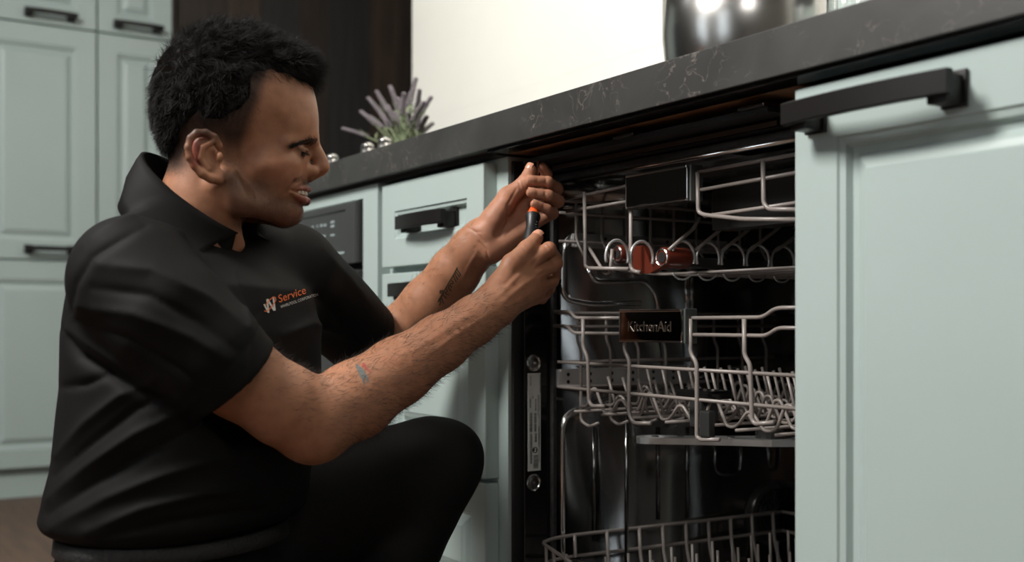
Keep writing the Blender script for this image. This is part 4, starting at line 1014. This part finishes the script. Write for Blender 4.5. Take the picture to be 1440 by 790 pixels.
# ---------------- trousers, belt, shoes
Kw = P(612, 648, 1.655); Qw = P(546, 790, 1.635); Aw = Kw + (Qw - Kw) * 2.0; Aw[2] = 0.10
HL = P(240, 795, 1.50); HR = P(205, 820, 1.37); KR = np.array([0.36, -0.44, 0.075]); AR = KR + np.array([-0.26, -0.30, 0.045])
Tf = Field((-0.45, -1.05, 0.02), (0.52, -0.05, 0.50), 0.006)
Tf.ell(np.array([P(250, 760, 1.42)[0], P(250, 760, 1.42)[1], 0.262]), (.118, .158, .125), 0, R=[TF, TL, UP])
Tf.chain([(HL, .092), (HL * .5 + Kw * .5, .088), (Kw, .069)], 0.05); Tf.chain([(Kw, .069), (Kw * .55 + Aw * .45, .066), (Aw, .058)], 0.02)
Tf.chain([(HR, .088), (HR * .5 + KR * .5, .086), (KR, .068)], 0.05); Tf.chain([(KR, .068), (AR, .055)], 0.02)
TV, TQ = Tf.mesh(); TV = np_smooth(TV, TQ, 2)
TN = np_normals(TV, TQ); dk = np.linalg.norm(TV - Kw, axis=1); ln = (TV - Kw) @ ((HL - Kw) / np.linalg.norm(HL - Kw))
dd_ = 0.004 * np.sin(ln * 75 + TV @ np.array([20, 35, 50])) * np.exp(-((dk - .08) / .13) ** 2)
for k in range(10):
    d = rng.normal(size=3); d /= np.linalg.norm(d); dd_ += 0.0016 * np.sin(TV @ d * rng.uniform(20, 50) + rng.uniform(0, 6))
TV = TV + TN * dd_[:, None]
trousers = link('trousers', fast_mesh('trousers', TV, TQ, M['trousers']), person)
M['belt'] = mat('woven_belt', (0.012, 0.012, 0.012), 0.6, bump=0.8, bscale=260)
V, Fc = [], []; nb = 64
for (py_, gr) in ((764, .0), (766, .004), (786, .006), (790, .003)):
    for k in range(nb):
        a = 2 * math.pi * k / nb; V.append(np.array([P(250, 760, 1.42)[0], P(250, 760, 1.42)[1], 0.6 + (HZ - py_) / F_PX * 1.30]) + TF * (.122 + gr) * math.cos(a) + TL * (.160 + gr) * math.sin(a))
for i in range(3):
    for k in range(nb): Fc.append((i * nb + k, i * nb + (k + 1) % nb, i * nb + nb + (k + 1) % nb, i * nb + nb + k))
belt = link('belt', mesh('belt', V, Fc, M['belt'], True), person)
M['shoe'] = mat('black_shoe_leather', (0.012, 0.011, 0.010), 0.4)
def shoe(ank, toe_dir, flat=True):
    d = np.array(toe_dir, float); d /= np.linalg.norm(d); G = Field(ank - 0.32, ank + 0.32, 0.006)
    heel = ank - d * .05; heel[2] = max(0.047, ank[2] - .055) if flat else ank[2]; toe = ank + d * .18; toe[2] = 0.036 if flat else 0.04
    G.chain([(ank, .052), (heel, .043), ((heel + toe) / 2, .046), (toe, .034)], 0.03)
    G.cone(ank, (heel + toe) / 2, .05, .046, 0.03)
    V, Q = G.mesh(); V = V[:]; V[:, 2] = np.maximum(V[:, 2], 0.002); return link('shoe', fast_mesh('shoe', V, Q, M['shoe']), person)
shoe(Aw, (0.25, 0.75, 0)); shoe(AR + np.array([-.02, -.03, -.03]), (-0.6, -0.7, 0))

# ---------------- hair
HP = np.array([(196, 150), (205, 60), (300, 10), (400, 20), (475, 60), (470, 132), (452, 137), (430, 133), (404, 137), (382, 134), (370, 139), (364, 160), (349, 182), (318, 192), (296, 196), (268, 204), (258, 226), (252, 246), (238, 232), (215, 215)], float)
def poly_sd(x, z, Pg):
    d = np.full(x.shape, 1e9); ins = np.zeros(x.shape, bool); n = len(Pg)
    for i in range(n):
        a, b = Pg[i], Pg[(i + 1) % n]; ab = b - a; t = np.clip(((x - a[0]) * ab[0] + (z - a[1]) * ab[1]) / (ab @ ab), 0, 1)
        d = np.minimum(d, np.hypot(x - a[0] - t * ab[0], z - a[1] - t * ab[1]))
        c = ((a[1] > z) != (b[1] > z)) & (x < (b[0] - a[0]) * (z - a[1]) / (b[1] - a[1] + 1e-12) + a[0]); ins ^= c
    return np.where(ins, -d, d)
G = Field((190, -105, -262), (478, 105, -15), 1.6)
G.ell(h(322, 138), (110, 87, 103)); G.ell(h(268, 152), (58, 76, 72), 10); G.ell(h(255, 195), (38, 55, 40), 12); G.ell(h(400, 96), (54, 66, 43), 14); G.ell(h(330, 84), (82, 76, 52), 12)
X, Y, Z = np.meshgrid(*G.ax, indexing='ij')
pd = poly_sd(G.ax[0][:, None] + 0 * G.ax[2][None], -G.ax[2][None] + 0 * G.ax[0][:, None], HP)[:, None, :]
G.f = np.maximum(G.f + 3.0 + 10 * np.clip(1 + pd / 18, 0, 1) * (1 - ss(X, 392, 428)), pd + 0 * G.f).astype(np.float32)
for k in range(16):
    d = rng.normal(size=3); d /= np.linalg.norm(d); fq = rng.uniform(0.08, 0.30); G.f += (0.42 * np.sin((X * d[0] + Y * d[1] + Z * d[2]) * fq + rng.uniform(0, 6.3)) * (0.2 / fq) ** .6).astype(np.float32)
GV, GQ = G.mesh(); GV = np_smooth(GV, GQ, 1, 0.4); GN = np_normals(GV, GQ)
M['scalp_hair'] = mat('dense_black_hair', (0.004, 0.0034, 0.003), 1.0, spec=0.0)
hair = link('hair', fast_mesh('hair', H2W(GV), GQ, M['scalp_hair']), person)
def strands(name, roots, dirs, lens, rad, m, parent, bend=None, nseg=3, kind='stuff'):
    n = len(roots); V = np.zeros((n, nseg + 1, 3, 3)); p = roots.copy(); d = dirs.copy()
    ref = np.cross(d, rng.normal(size=d.shape)); ref /= np.linalg.norm(ref, axis=1)[:, None] + 1e-9
    for i in range(nseg + 1):
        r = rad * (1 - 0.8 * i / nseg); b2 = np.cross(d, ref)
        for k in range(3):
            a = 2 * math.pi * k / 3; V[:, i, k] = p + r * (math.cos(a) * ref + math.sin(a) * b2)
        p = p + d * (lens / nseg)[:, None]
        if bend is not None: d = d + bend / nseg; d /= np.linalg.norm(d, axis=1)[:, None]
    base = np.arange(n)[:, None] * (nseg + 1) * 3; Q = []
    for i in range(nseg):
        for k in range(3): Q.append(base + np.array([[i * 3 + k, i * 3 + (k + 1) % 3, i * 3 + 3 + (k + 1) % 3, i * 3 + 3 + k]]))
    return link(name, fast_mesh(name, V.reshape(-1, 3), np.concatenate(Q), m), parent, kind=kind)
def sample(V, Q, n, wfn=None):
    ar = np.linalg.norm(np.cross(V[Q[:, 2]] - V[Q[:, 0]], V[Q[:, 3]] - V[Q[:, 1]]), axis=1)
    if wfn is not None: ar = ar * wfn(V[Q].mean(1))
    i = rng.choice(len(Q), n, p=ar / ar.sum()); a, b = rng.random((n, 1)), rng.random((n, 1)); q = V[Q[i]]
    return (q[:, 0] * (1 - a) + q[:, 1] * a) * (1 - b) + (q[:, 3] * (1 - a) + q[:, 2] * a) * b, i
unit = lambda a: a / (np.linalg.norm(a, axis=-1, keepdims=True) + 1e-9)
rt, fi = sample(GV, GQ, 30000)
nn = unit(GN[GQ[fi]].mean(1)); x_, y_, z_ = rt[:, 0], rt[:, 1], -rt[:, 2]
top = ss(-z_, -130, -70)[:, None]
flow = np.stack([np.where(z_ < 120, 0.8, -0.25), np.zeros(len(rt)), np.where(z_ < 100, 0.1, -0.9)], 1)      # forward on top, down at the sides
tuft = np.stack([np.sin(x_ * .21 + y_ * .13 + 1.7 * np.sin(z_ * .11)) , np.sin(y_ * .19 + z_ * .17 + 2 * np.sin(x_ * .09)), np.sin(z_ * .23 + x_ * .12 + 1.5 * np.sin(y_ * .13))], 1)
dr = unit(nn * 0.45 + flow * 0.75 + tuft * 0.5 + rng.normal(size=rt.shape) * 0.20)
ok = pd[np.clip(((x_ - 190) / 1.6).astype(int), 0, pd.shape[0] - 1), 0, np.clip(((262 - z_) / 1.6).astype(int), 0, pd.shape[2] - 1)]
ln = np.where(z_ < 120, rng.uniform(10, 20, len(rt)), rng.uniform(6, 12, len(rt))) * np.clip(-ok / 12 + 0.35, 0.3, 1)
toW = lambda v: v[:, 0:1] * HF + v[:, 1:2] * HN + v[:, 2:3] * UP
strands('hair_strands', H2W(rt), unit(toW(dr)), ln * HS, 0.00022, M['hair'], hair, bend=toW(rng.normal(size=rt.shape) * 0.5 + np.array([0.15, 0, -0.25])))
# clipped hair along the fade
def fadew(c):
    a, b, z = c[:, 0], np.abs(c[:, 1]), -c[:, 2]
    return (b > 40) * ss(-z, -214, -176) * (1 - ss(a, 366 + (z - 160) * -0.35, 376 + (z - 160) * -0.35)) * (a > 230) + 0.9 * (a < 268) * (z > 190) * (z < 256)
rt, fi = sample(HV, HQ, 5000, fadew); nn = unit(np_normals(HV, HQ)[HQ[fi]].mean(1))
dr = unit(nn * 0.5 + np.array([0.1, 0, -0.9]) + rng.normal(size=rt.shape) * 0.3)
strands('clipped_hair', H2W(rt), unit(toW(dr)), rng.uniform(2, 4.5, len(rt)) * HS, 0.00013, M['hair'], hair, nseg=2)
# beard stubble
def beardw(c):
    a, b, z = c[:, 0], np.abs(c[:, 1]), -c[:, 2]
    j = ss(z, 244, 268) * ss(a, 316, 334) * (1 - ss(z, 318, 330)) * (1 - 0.9 * ss(a, 366, 398) * (1 - ss(z, 274, 286)) * ss(b, 12, 30)) * (1 - np.exp(-((z - 271) / 13) ** 4) * ss(a, 408, 414))
    return j + 1.2 * np.exp(-((z - 256) / 5) ** 2 - ((a - 430) / 14) ** 2) + 0.8 * ss(a, 314, 322) * (1 - ss(a, 334, 346)) * (z > 200) * (z < 270) * (b > 48)
rt, fi = sample(HV, HQ, 6500, beardw); nn = unit(np_normals(HV, HQ)[HQ[fi]].mean(1))
dr = unit(nn * 0.6 + np.array([0.15, 0, -0.8]) + rng.normal(size=rt.shape) * 0.3)
strands('stubble', H2W(rt), unit(toW(dr)), rng.uniform(1.4, 2.8, len(rt)) * HS, 0.00009, M['hair'], body, nseg=2)
# eyebrow
def brow(sg):
    n = 900; s = rng.random(n); x = 440 - 42 * s; z = 199.0 + 13 * s - 3.5 * np.sin(s * 3.1) + rng.uniform(-1, 1, size=n) * (5.2 - 3.2 * s); la = sg * (13 + 36 * s ** 0.9)
    W = H2W(np.stack([x + 14, la + sg * 6, -z], 1)); C0 = H2W(np.stack([x - 40, la * 0.75, -z], 1)); out = []
    hb = BVHTree.FromPolygons([tuple(v) for v in headW], [tuple(q) for q in HQ]) if brow.b is None else brow.b; brow.b = hb
    for a, b in zip(W, C0):
        hit = hb.ray_cast(Vector(a), Vector(b - a).normalized()); out.append(np.array(hit[0]) if hit[0] is not None else a)
    d = unit(toW(np.stack([-0.75 * np.ones(n), sg * 0.5 * np.ones(n), -0.15 + 0.35 * (1 - s)], 1) + rng.normal(size=(n, 3)) * 0.25))
    strands('eyebrow', np.array(out), d, rng.uniform(6, 11, n) * HS, 0.00034, M['hair'], body, nseg=2, kind=None)
brow.b = None; brow(1); brow(-1)
# eyes: eyeball sliver and lashes, teeth
M['eye'] = mat('eye_white', rgb(150, 135, 125), 0.15); M['tooth'] = mat('teeth', rgb(225, 214, 198), 0.25)
for sg in (-1, 1):
    c = H2W(np.array(h(415.2, 216.5, sg * 31.5))); r = 14.1 * HS
    V, Fc = [], []; nu, nv = 7, 13
    for i in range(nu):
        el = math.radians(-24 + 4.0 * i)
        for j in range(nv):
            az = math.radians(-52 + 104 * j / (nv - 1)); V.append(c + r * (HF * math.cos(el) * math.cos(az) + HN * sg * math.cos(el) * math.sin(az) * 1.12 + UP * math.sin(el)))
    for i in range(nu - 1):
        for j in range(nv - 1): Fc.append((i * nv + j, i * nv + j + 1, i * nv + nv + j + 1, i * nv + nv + j))
    eye = link('eye', mesh('eye', V, Fc, M['hair'] if False else M['black_gloss'], True), body)
    n = 60; az = rng.uniform(-0.9, 0.95, n); p = np.array([c + r * 1.05 * (HF * math.cos(a) + HN * sg * math.sin(a) * 1.12) - UP * r * 0.05 for a in az])
    d = unit(np.array([HF * math.cos(a) + HN * sg * math.sin(a) for a in az]) * 1.0 - UP * 0.45 + rng.normal(size=(n, 3)) * 0.12)
    strands('eyelash', p, d, rng.uniform(5, 8, n) * HS, 0.0002, M['hair'], eye, nseg=2, kind=None)
for i in range(-5, 6):                  # upper teeth on an arch
    a = i * 0.22; R = 26.0; w_ = 3.1 if abs(i) > 0 else 3.3
    cpt = (400.5 + 32 * math.cos(a), 34.0 * math.sin(a), -269.8)
    V = []; 
    for (dx, dl, dz) in [(x, l, z) for x in (-3, 1.2) for l in (-w_, w_) for z in (-3.6, 3.6)]:
        V.append(H2W(np.array([cpt[0] + dx * math.cos(a) - dl * math.sin(a) * (0.9 if dz > 0 else 0.8), cpt[1] + dx * math.sin(a) + dl * math.cos(a) * (0.98 if dz > 0 else 0.9), cpt[2] + dz])))
    link('tooth', mesh('tooth', V, [(0, 1, 3, 2), (4, 6, 7, 5), (0, 2, 6, 4), (1, 5, 7, 3), (0, 4, 5, 1), (2, 3, 7, 6)], M['tooth'], True), body)
# ---------------- forearm hair and tattoos
for V, Q, ch, n in ((RV, RQ, R_CH, 5200), (LV, LQ, L_CH, 2200)):
    c = PP(ch); e, w_ = np.array(c[-5][0]), np.array(c[-1][0]); axn = unit(w_ - e); Lh = np.linalg.norm(w_ - e)
    def wf(q): s = (q - e) @ axn / Lh; return ss(s, -0.55, -0.05) * (1 - ss(s, 0.85, 1.12)) + 0.02 * (s > 0)
    if ch is L_CH:
        wf0 = wf; wf = lambda q: wf0(q) * np.clip(((q - e - ((q - e) @ axn)[:, None] * axn) @ (-RT * 0.9 + UP * 0.5)) / 0.03 - 0.3, 0, 1)
    rt, fi = sample(V, Q, n, wf); nn = unit(np_normals(V, Q)[Q[fi]].mean(1))
    d = unit(axn * 0.75 + nn * 0.38 - UP * 0.35 + rng.normal(size=rt.shape) * 0.28)
    strands('arm_hair', rt, d, rng.uniform(.006, .014, n), 0.00016, M['body_hair'], body, bend=-nn * 0.35, nseg=3)
M['tattoo'] = mat('tattoo_ink', rgb(58, 50, 38), 0.5); M['tattoo_grey'] = mat('tattoo_grey', rgb(88, 90, 88), 0.5); M['tattoo_red'] = mat('tattoo_red', rgb(150, 66, 52), 0.5)
tp = lambda x, y: (590 + x * 0.1266, 350 + y * 0.1266)
tl = [[(420, 205), (375, 290), (320, 385), (270, 475), (210, 570)]]                 # headline
tl += [[(412, 222), (440, 262), (458, 296)], [(400, 250), (428, 285), (444, 312)], [(392, 270), (410, 312), (425, 342)], [(378, 290), (388, 330), (410, 366)],
       [(352, 350), (372, 362), (372, 384), (350, 380), (340, 400), (358, 430)], [(330, 400), (322, 430), (352, 466)], [(300, 440), (308, 470), (286, 486), (296, 500), (326, 508)],
       [(268, 480), (262, 510), (302, 550)], [(250, 510), (244, 545), (266, 606)], [(222, 560), (234, 590), (222, 626)], [(240, 545), (225, 575), (200, 585)], [(245, 470), (232, 455), (226, 490), (246, 484), (262, 460), (250, 452)]]
emblem([stroke([tp(*q) for q in l], 1.6, '', None, 3) for l in tl], 'wrist_tattoo', M['tattoo'], body, BODY_BVH, 0.0004)
tq = lambda x, y: (480 + x * 0.08863, 490 + y * 0.08863)
def filled(cols):                        # strip between two edges
    V = []; 
    for a, b in cols: V += [tq(*a), tq(*b)]
    return V, [(2 * i, 2 * i + 1, 2 * i + 3, 2 * i + 2) for i in range(len(cols) - 1)]
emblem([filled([((222, 255), (262, 258)), ((232, 300), (320, 305)), ((262, 370), (360, 350)), ((288, 430), (385, 390)), ((305, 460), (368, 440)), ((330, 500), (372, 500)), ((352, 580), (368, 582))]),
        filled([((365, 430), (400, 410)), ((390, 480), (425, 470)), ((418, 538), (434, 532))])], 'forearm_tattoo', M['tattoo_grey'], body, BODY_BVH, 0.0004)
emblem([filled([((310, 270), (345, 222)), ((335, 290), (400, 270)), ((372, 320), (415, 275))]), filled([((350, 300), (395, 300)), ((410, 350), (450, 345)), ((455, 385), (462, 375))])], 'forearm_tattoo', M['tattoo_red'], body, BODY_BVH, 0.0004)

# ------------------------------------------------------------------ screwdriver
sd0, sd1, sd2 = P(742, 380, 1.612), P(749.5, 303, 1.664), P(757, 228, 1.706)
ax = unit(sd1 - sd0)
sdv = thing('screwdriver', sd0, 'screwdriver with black grip and orange collar held in both hands', 'screwdriver')
M['grip'] = mat('black_rubber_grip', (0.012, 0.013, 0.014), 0.42, bump=0.1, bscale=500); M['orange'] = mat('orange_plastic', rgb(226, 92, 40), 0.35)
Lg = np.linalg.norm(sd1 - sd0)
o = MB().tube([sd0 + ax * s for s in (0, .006, .02, .045, Lg - .030, Lg - .022, Lg - .010, Lg - .003, Lg)], [.009, .0125, .0135, .0125, .0098, .0088, .0100, .0118, .0112], 18).build('grip', M['grip'], sdv); auto_smooth(o, 50)
for k in range(6):
    s = Lg - .040 + .005 * k; MB().tube([sd0 + ax * s + .0085 * unit(-FW * .6 + RT * .75), sd0 + ax * (s + .0016) + .0085 * unit(-FW * .6 + RT * .75)], .0028, 8).build('grip_rib', M['grip'], sdv)
MB().tube([sd1, sd1 + ax * .003, sd1 + ax * .012, sd1 + ax * .016], [.0092, .0092, .0060, .0045], 16).build('collar', M['orange'], sdv, smooth=True)
MB().tube([sd1 + ax * .016, sd2], .0026, 10).build('shaft', M['chrome'], sdv, smooth=True)

# ------------------------------------------------------------------ things on the counter
ZT = 0.9277
bw = thing('mixing_bowl', (0.5, 0.22, ZT), 'large polished steel mixing bowl standing on the stone counter', 'bowl')
M['pot'] = mat('polished_steel', (0.50, 0.49, 0.47), 0.26, metal=1.0)
c = onY(1050, 0, 0.21); R = abs((onY(1140, 0, 0.20) - onY(952, 0, 0.20))[0]) / 2 * 0.90
cx, cy = float(c[0]), 0.21
o = MB().lathe((cx, cy, ZT), [(R * .62, 0.0), (R * .70, 0.004), (R * .86, 0.02), (R * .97, 0.055), (R, 0.09), (R, 0.20), (R * .97, 0.20), (R * .97, 0.09), (R * .9, 0.05), (R * .6, 0.012)], 48).build('bowl_body', M['pot'], bw, smooth=True)
MB().tube([(cx + R * 1.0 * math.cos(a), cy + R * 1.0 * math.sin(a), ZT + .2035) for a in np.linspace(0, 2 * math.pi, 49)[:-1]], .0034, 8, closed=True).build('rolled_rim', M['pot'], bw, smooth=True)
c = onY(1156, 0, 0.36)
cn = thing('pepper_mill', (c[0], 0.36, ZT), 'slim black pepper mill beside the steel bowl', 'pepper mill')
MB().lathe((c[0], 0.36, ZT), [(.013, 0), (.014, .01), (.012, .06), (.014, .12), (.013, .15)], 24).build('mill_body', M['black_gloss'], cn, smooth=True)
MB().lathe((c[0], 0.36, ZT + .1503), [(.012, 0), (.015, .012), (.012, .03), (.004, .036)], 24).build('mill_top', M['black_gloss'], cn, smooth=True)
M['glass'] = mat('pale_glass', (0.80, 0.86, 0.87), 0.03); M['glass'].node_tree.nodes['Principled BSDF'].inputs['Transmission Weight'].default_value = 1.0
c = onY(1205, 0, 0.24)
jr = thing('glass_jar', (c[0], 0.24, ZT), 'clear glass jar on the counter right of the steel bowl', 'jar')
o = MB().lathe((c[0], 0.24, ZT), [(.036, 0), (.040, .006), (.040, .13), (.034, .14), (.031, .14), (.037, .128), (.037, .010), (.030, .006)], 32).build('jar_body', M['glass'], jr, smooth=True)
MB().lathe((c[0], 0.24, ZT + .1405), [(.036, 0), (.036, .018), (.030, .022)], 32).build('jar_lid', M['pot'], jr)
# three small steel shakers and a lavender plant
for i, (px, lab) in enumerate(((467, 'small steel shaker standing furthest from the lavender'), (517, 'small steel shaker between another shaker and the lavender'), (541, 'small steel shaker standing right against the lavender'))):
    b = onY(px, 215, 0.06); t_ = thing('shaker', (b[0], 0.06, ZT), lab, 'shaker', 'steel shakers on the counter')
    MB().lathe((b[0], 0.06, ZT), [(.013, 0), (.0145, .003), (.0155, .020), (.0145, .044)], 24).build('shaker_body', M['pot'], t_, smooth=True)
    MB().lathe((b[0], 0.06, ZT + .0442), [(.0148, 0), (.0135, .006), (.008, .0105), (.002, .012)], 24).build('shaker_cap', M['pot'], t_, smooth=True)
b = onY(572, 190, 0.20); lx, ly = float(b[0]), 0.20
lav = thing('lavender_plant', (lx, ly, ZT), 'potted lavender with pale purple spikes on the far end of the counter', 'plant')
M['leaf'] = mat('sage_leaf', rgb(128, 140, 108), 0.6, noise=0.2, nscale=40); M['petal'] = mat('lavender_petal', rgb(120, 112, 118), 0.7, noise=0.2, nscale=80); M['pot2'] = mat('grey_ceramic', rgb(90, 90, 88), 0.4)
MB().lathe((lx, ly, ZT), [(.030, 0), (.036, .005), (.042, .045), (.044, .05), (.038, .05), (.036, .045)], 28).build('flower_pot', M['pot2'], lav, smooth=True)
tips = [(483, 182), (508, 158), (518, 139), (530, 130), (549, 123), (560, 140), (568, 133), (578, 132), (585, 112), (590, 128), (596, 145), (606, 138), (608, 175), (600, 165), (545, 150), (556, 160), (575, 160), (520, 165), (535, 160), (590, 160)]
for i, (px, py) in enumerate(tips):
    yy = ly + random.uniform(-.05, .05); tp_ = onY(px, py, yy); bs = np.array([lx + random.uniform(-.018, .018), ly + random.uniform(-.018, .018), ZT + .045])
    mid = bs * .45 + tp_ * .55 + np.array([0, 0, .012]); pts = [bs, mid, tp_]
    cv = [(1 - t) ** 2 * bs + 2 * t * (1 - t) * mid + t * t * tp_ for t in np.linspace(0, 1, 9)]
    st_ = MB().tube(cv, .0016, 6).build('stem', M['leaf'], lav, smooth=True)
    fl = MB()
    for t in np.linspace(.62, 1.0, 9):
        p = (1 - t) ** 2 * bs + 2 * t * (1 - t) * mid + t * t * tp_
        for k in range(5):
            a = k * 1.257 + t * 9; r = .0048 * (1.15 - .5 * (t - .62) / .38)
            q = p + np.array([math.cos(a), math.sin(a), .35]) * r
            fl.add([q + np.array(v) * .0034 for v in ((1, 0, 0), (-1, 0, 0), (0, 1, 0), (0, -1, 0), (0, 0, 1.5), (0, 0, -1))], [(0, 2, 4), (2, 1, 4), (1, 3, 4), (3, 0, 4), (2, 0, 5), (1, 2, 5), (3, 1, 5), (0, 3, 5)])
    fl.build('flower_spike', M['petal'], st_, smooth=True)
    for k in range(9):
        t = .12 + .06 * k; p = (1 - t) ** 2 * bs + 2 * t * (1 - t) * mid + t * t * tp_
        d = np.array([random.uniform(-1, 1), random.uniform(-1, 1), random.uniform(.3, 1.1)]); d /= np.linalg.norm(d); Ls = random.uniform(.025, .045); w_ = np.cross(d, [0.3, 0.5, 0.8]); w_ = w_ / np.linalg.norm(w_) * .0032
        MB().add([p, p + d * Ls * .5 + w_, p + d * Ls, p + d * Ls * .5 - w_, p + d * Ls * .5 + np.cross(w_, d) * .4], [(0, 1, 4), (1, 2, 4), (2, 3, 4), (3, 0, 4)]).build('leaf', M['leaf'], lav)
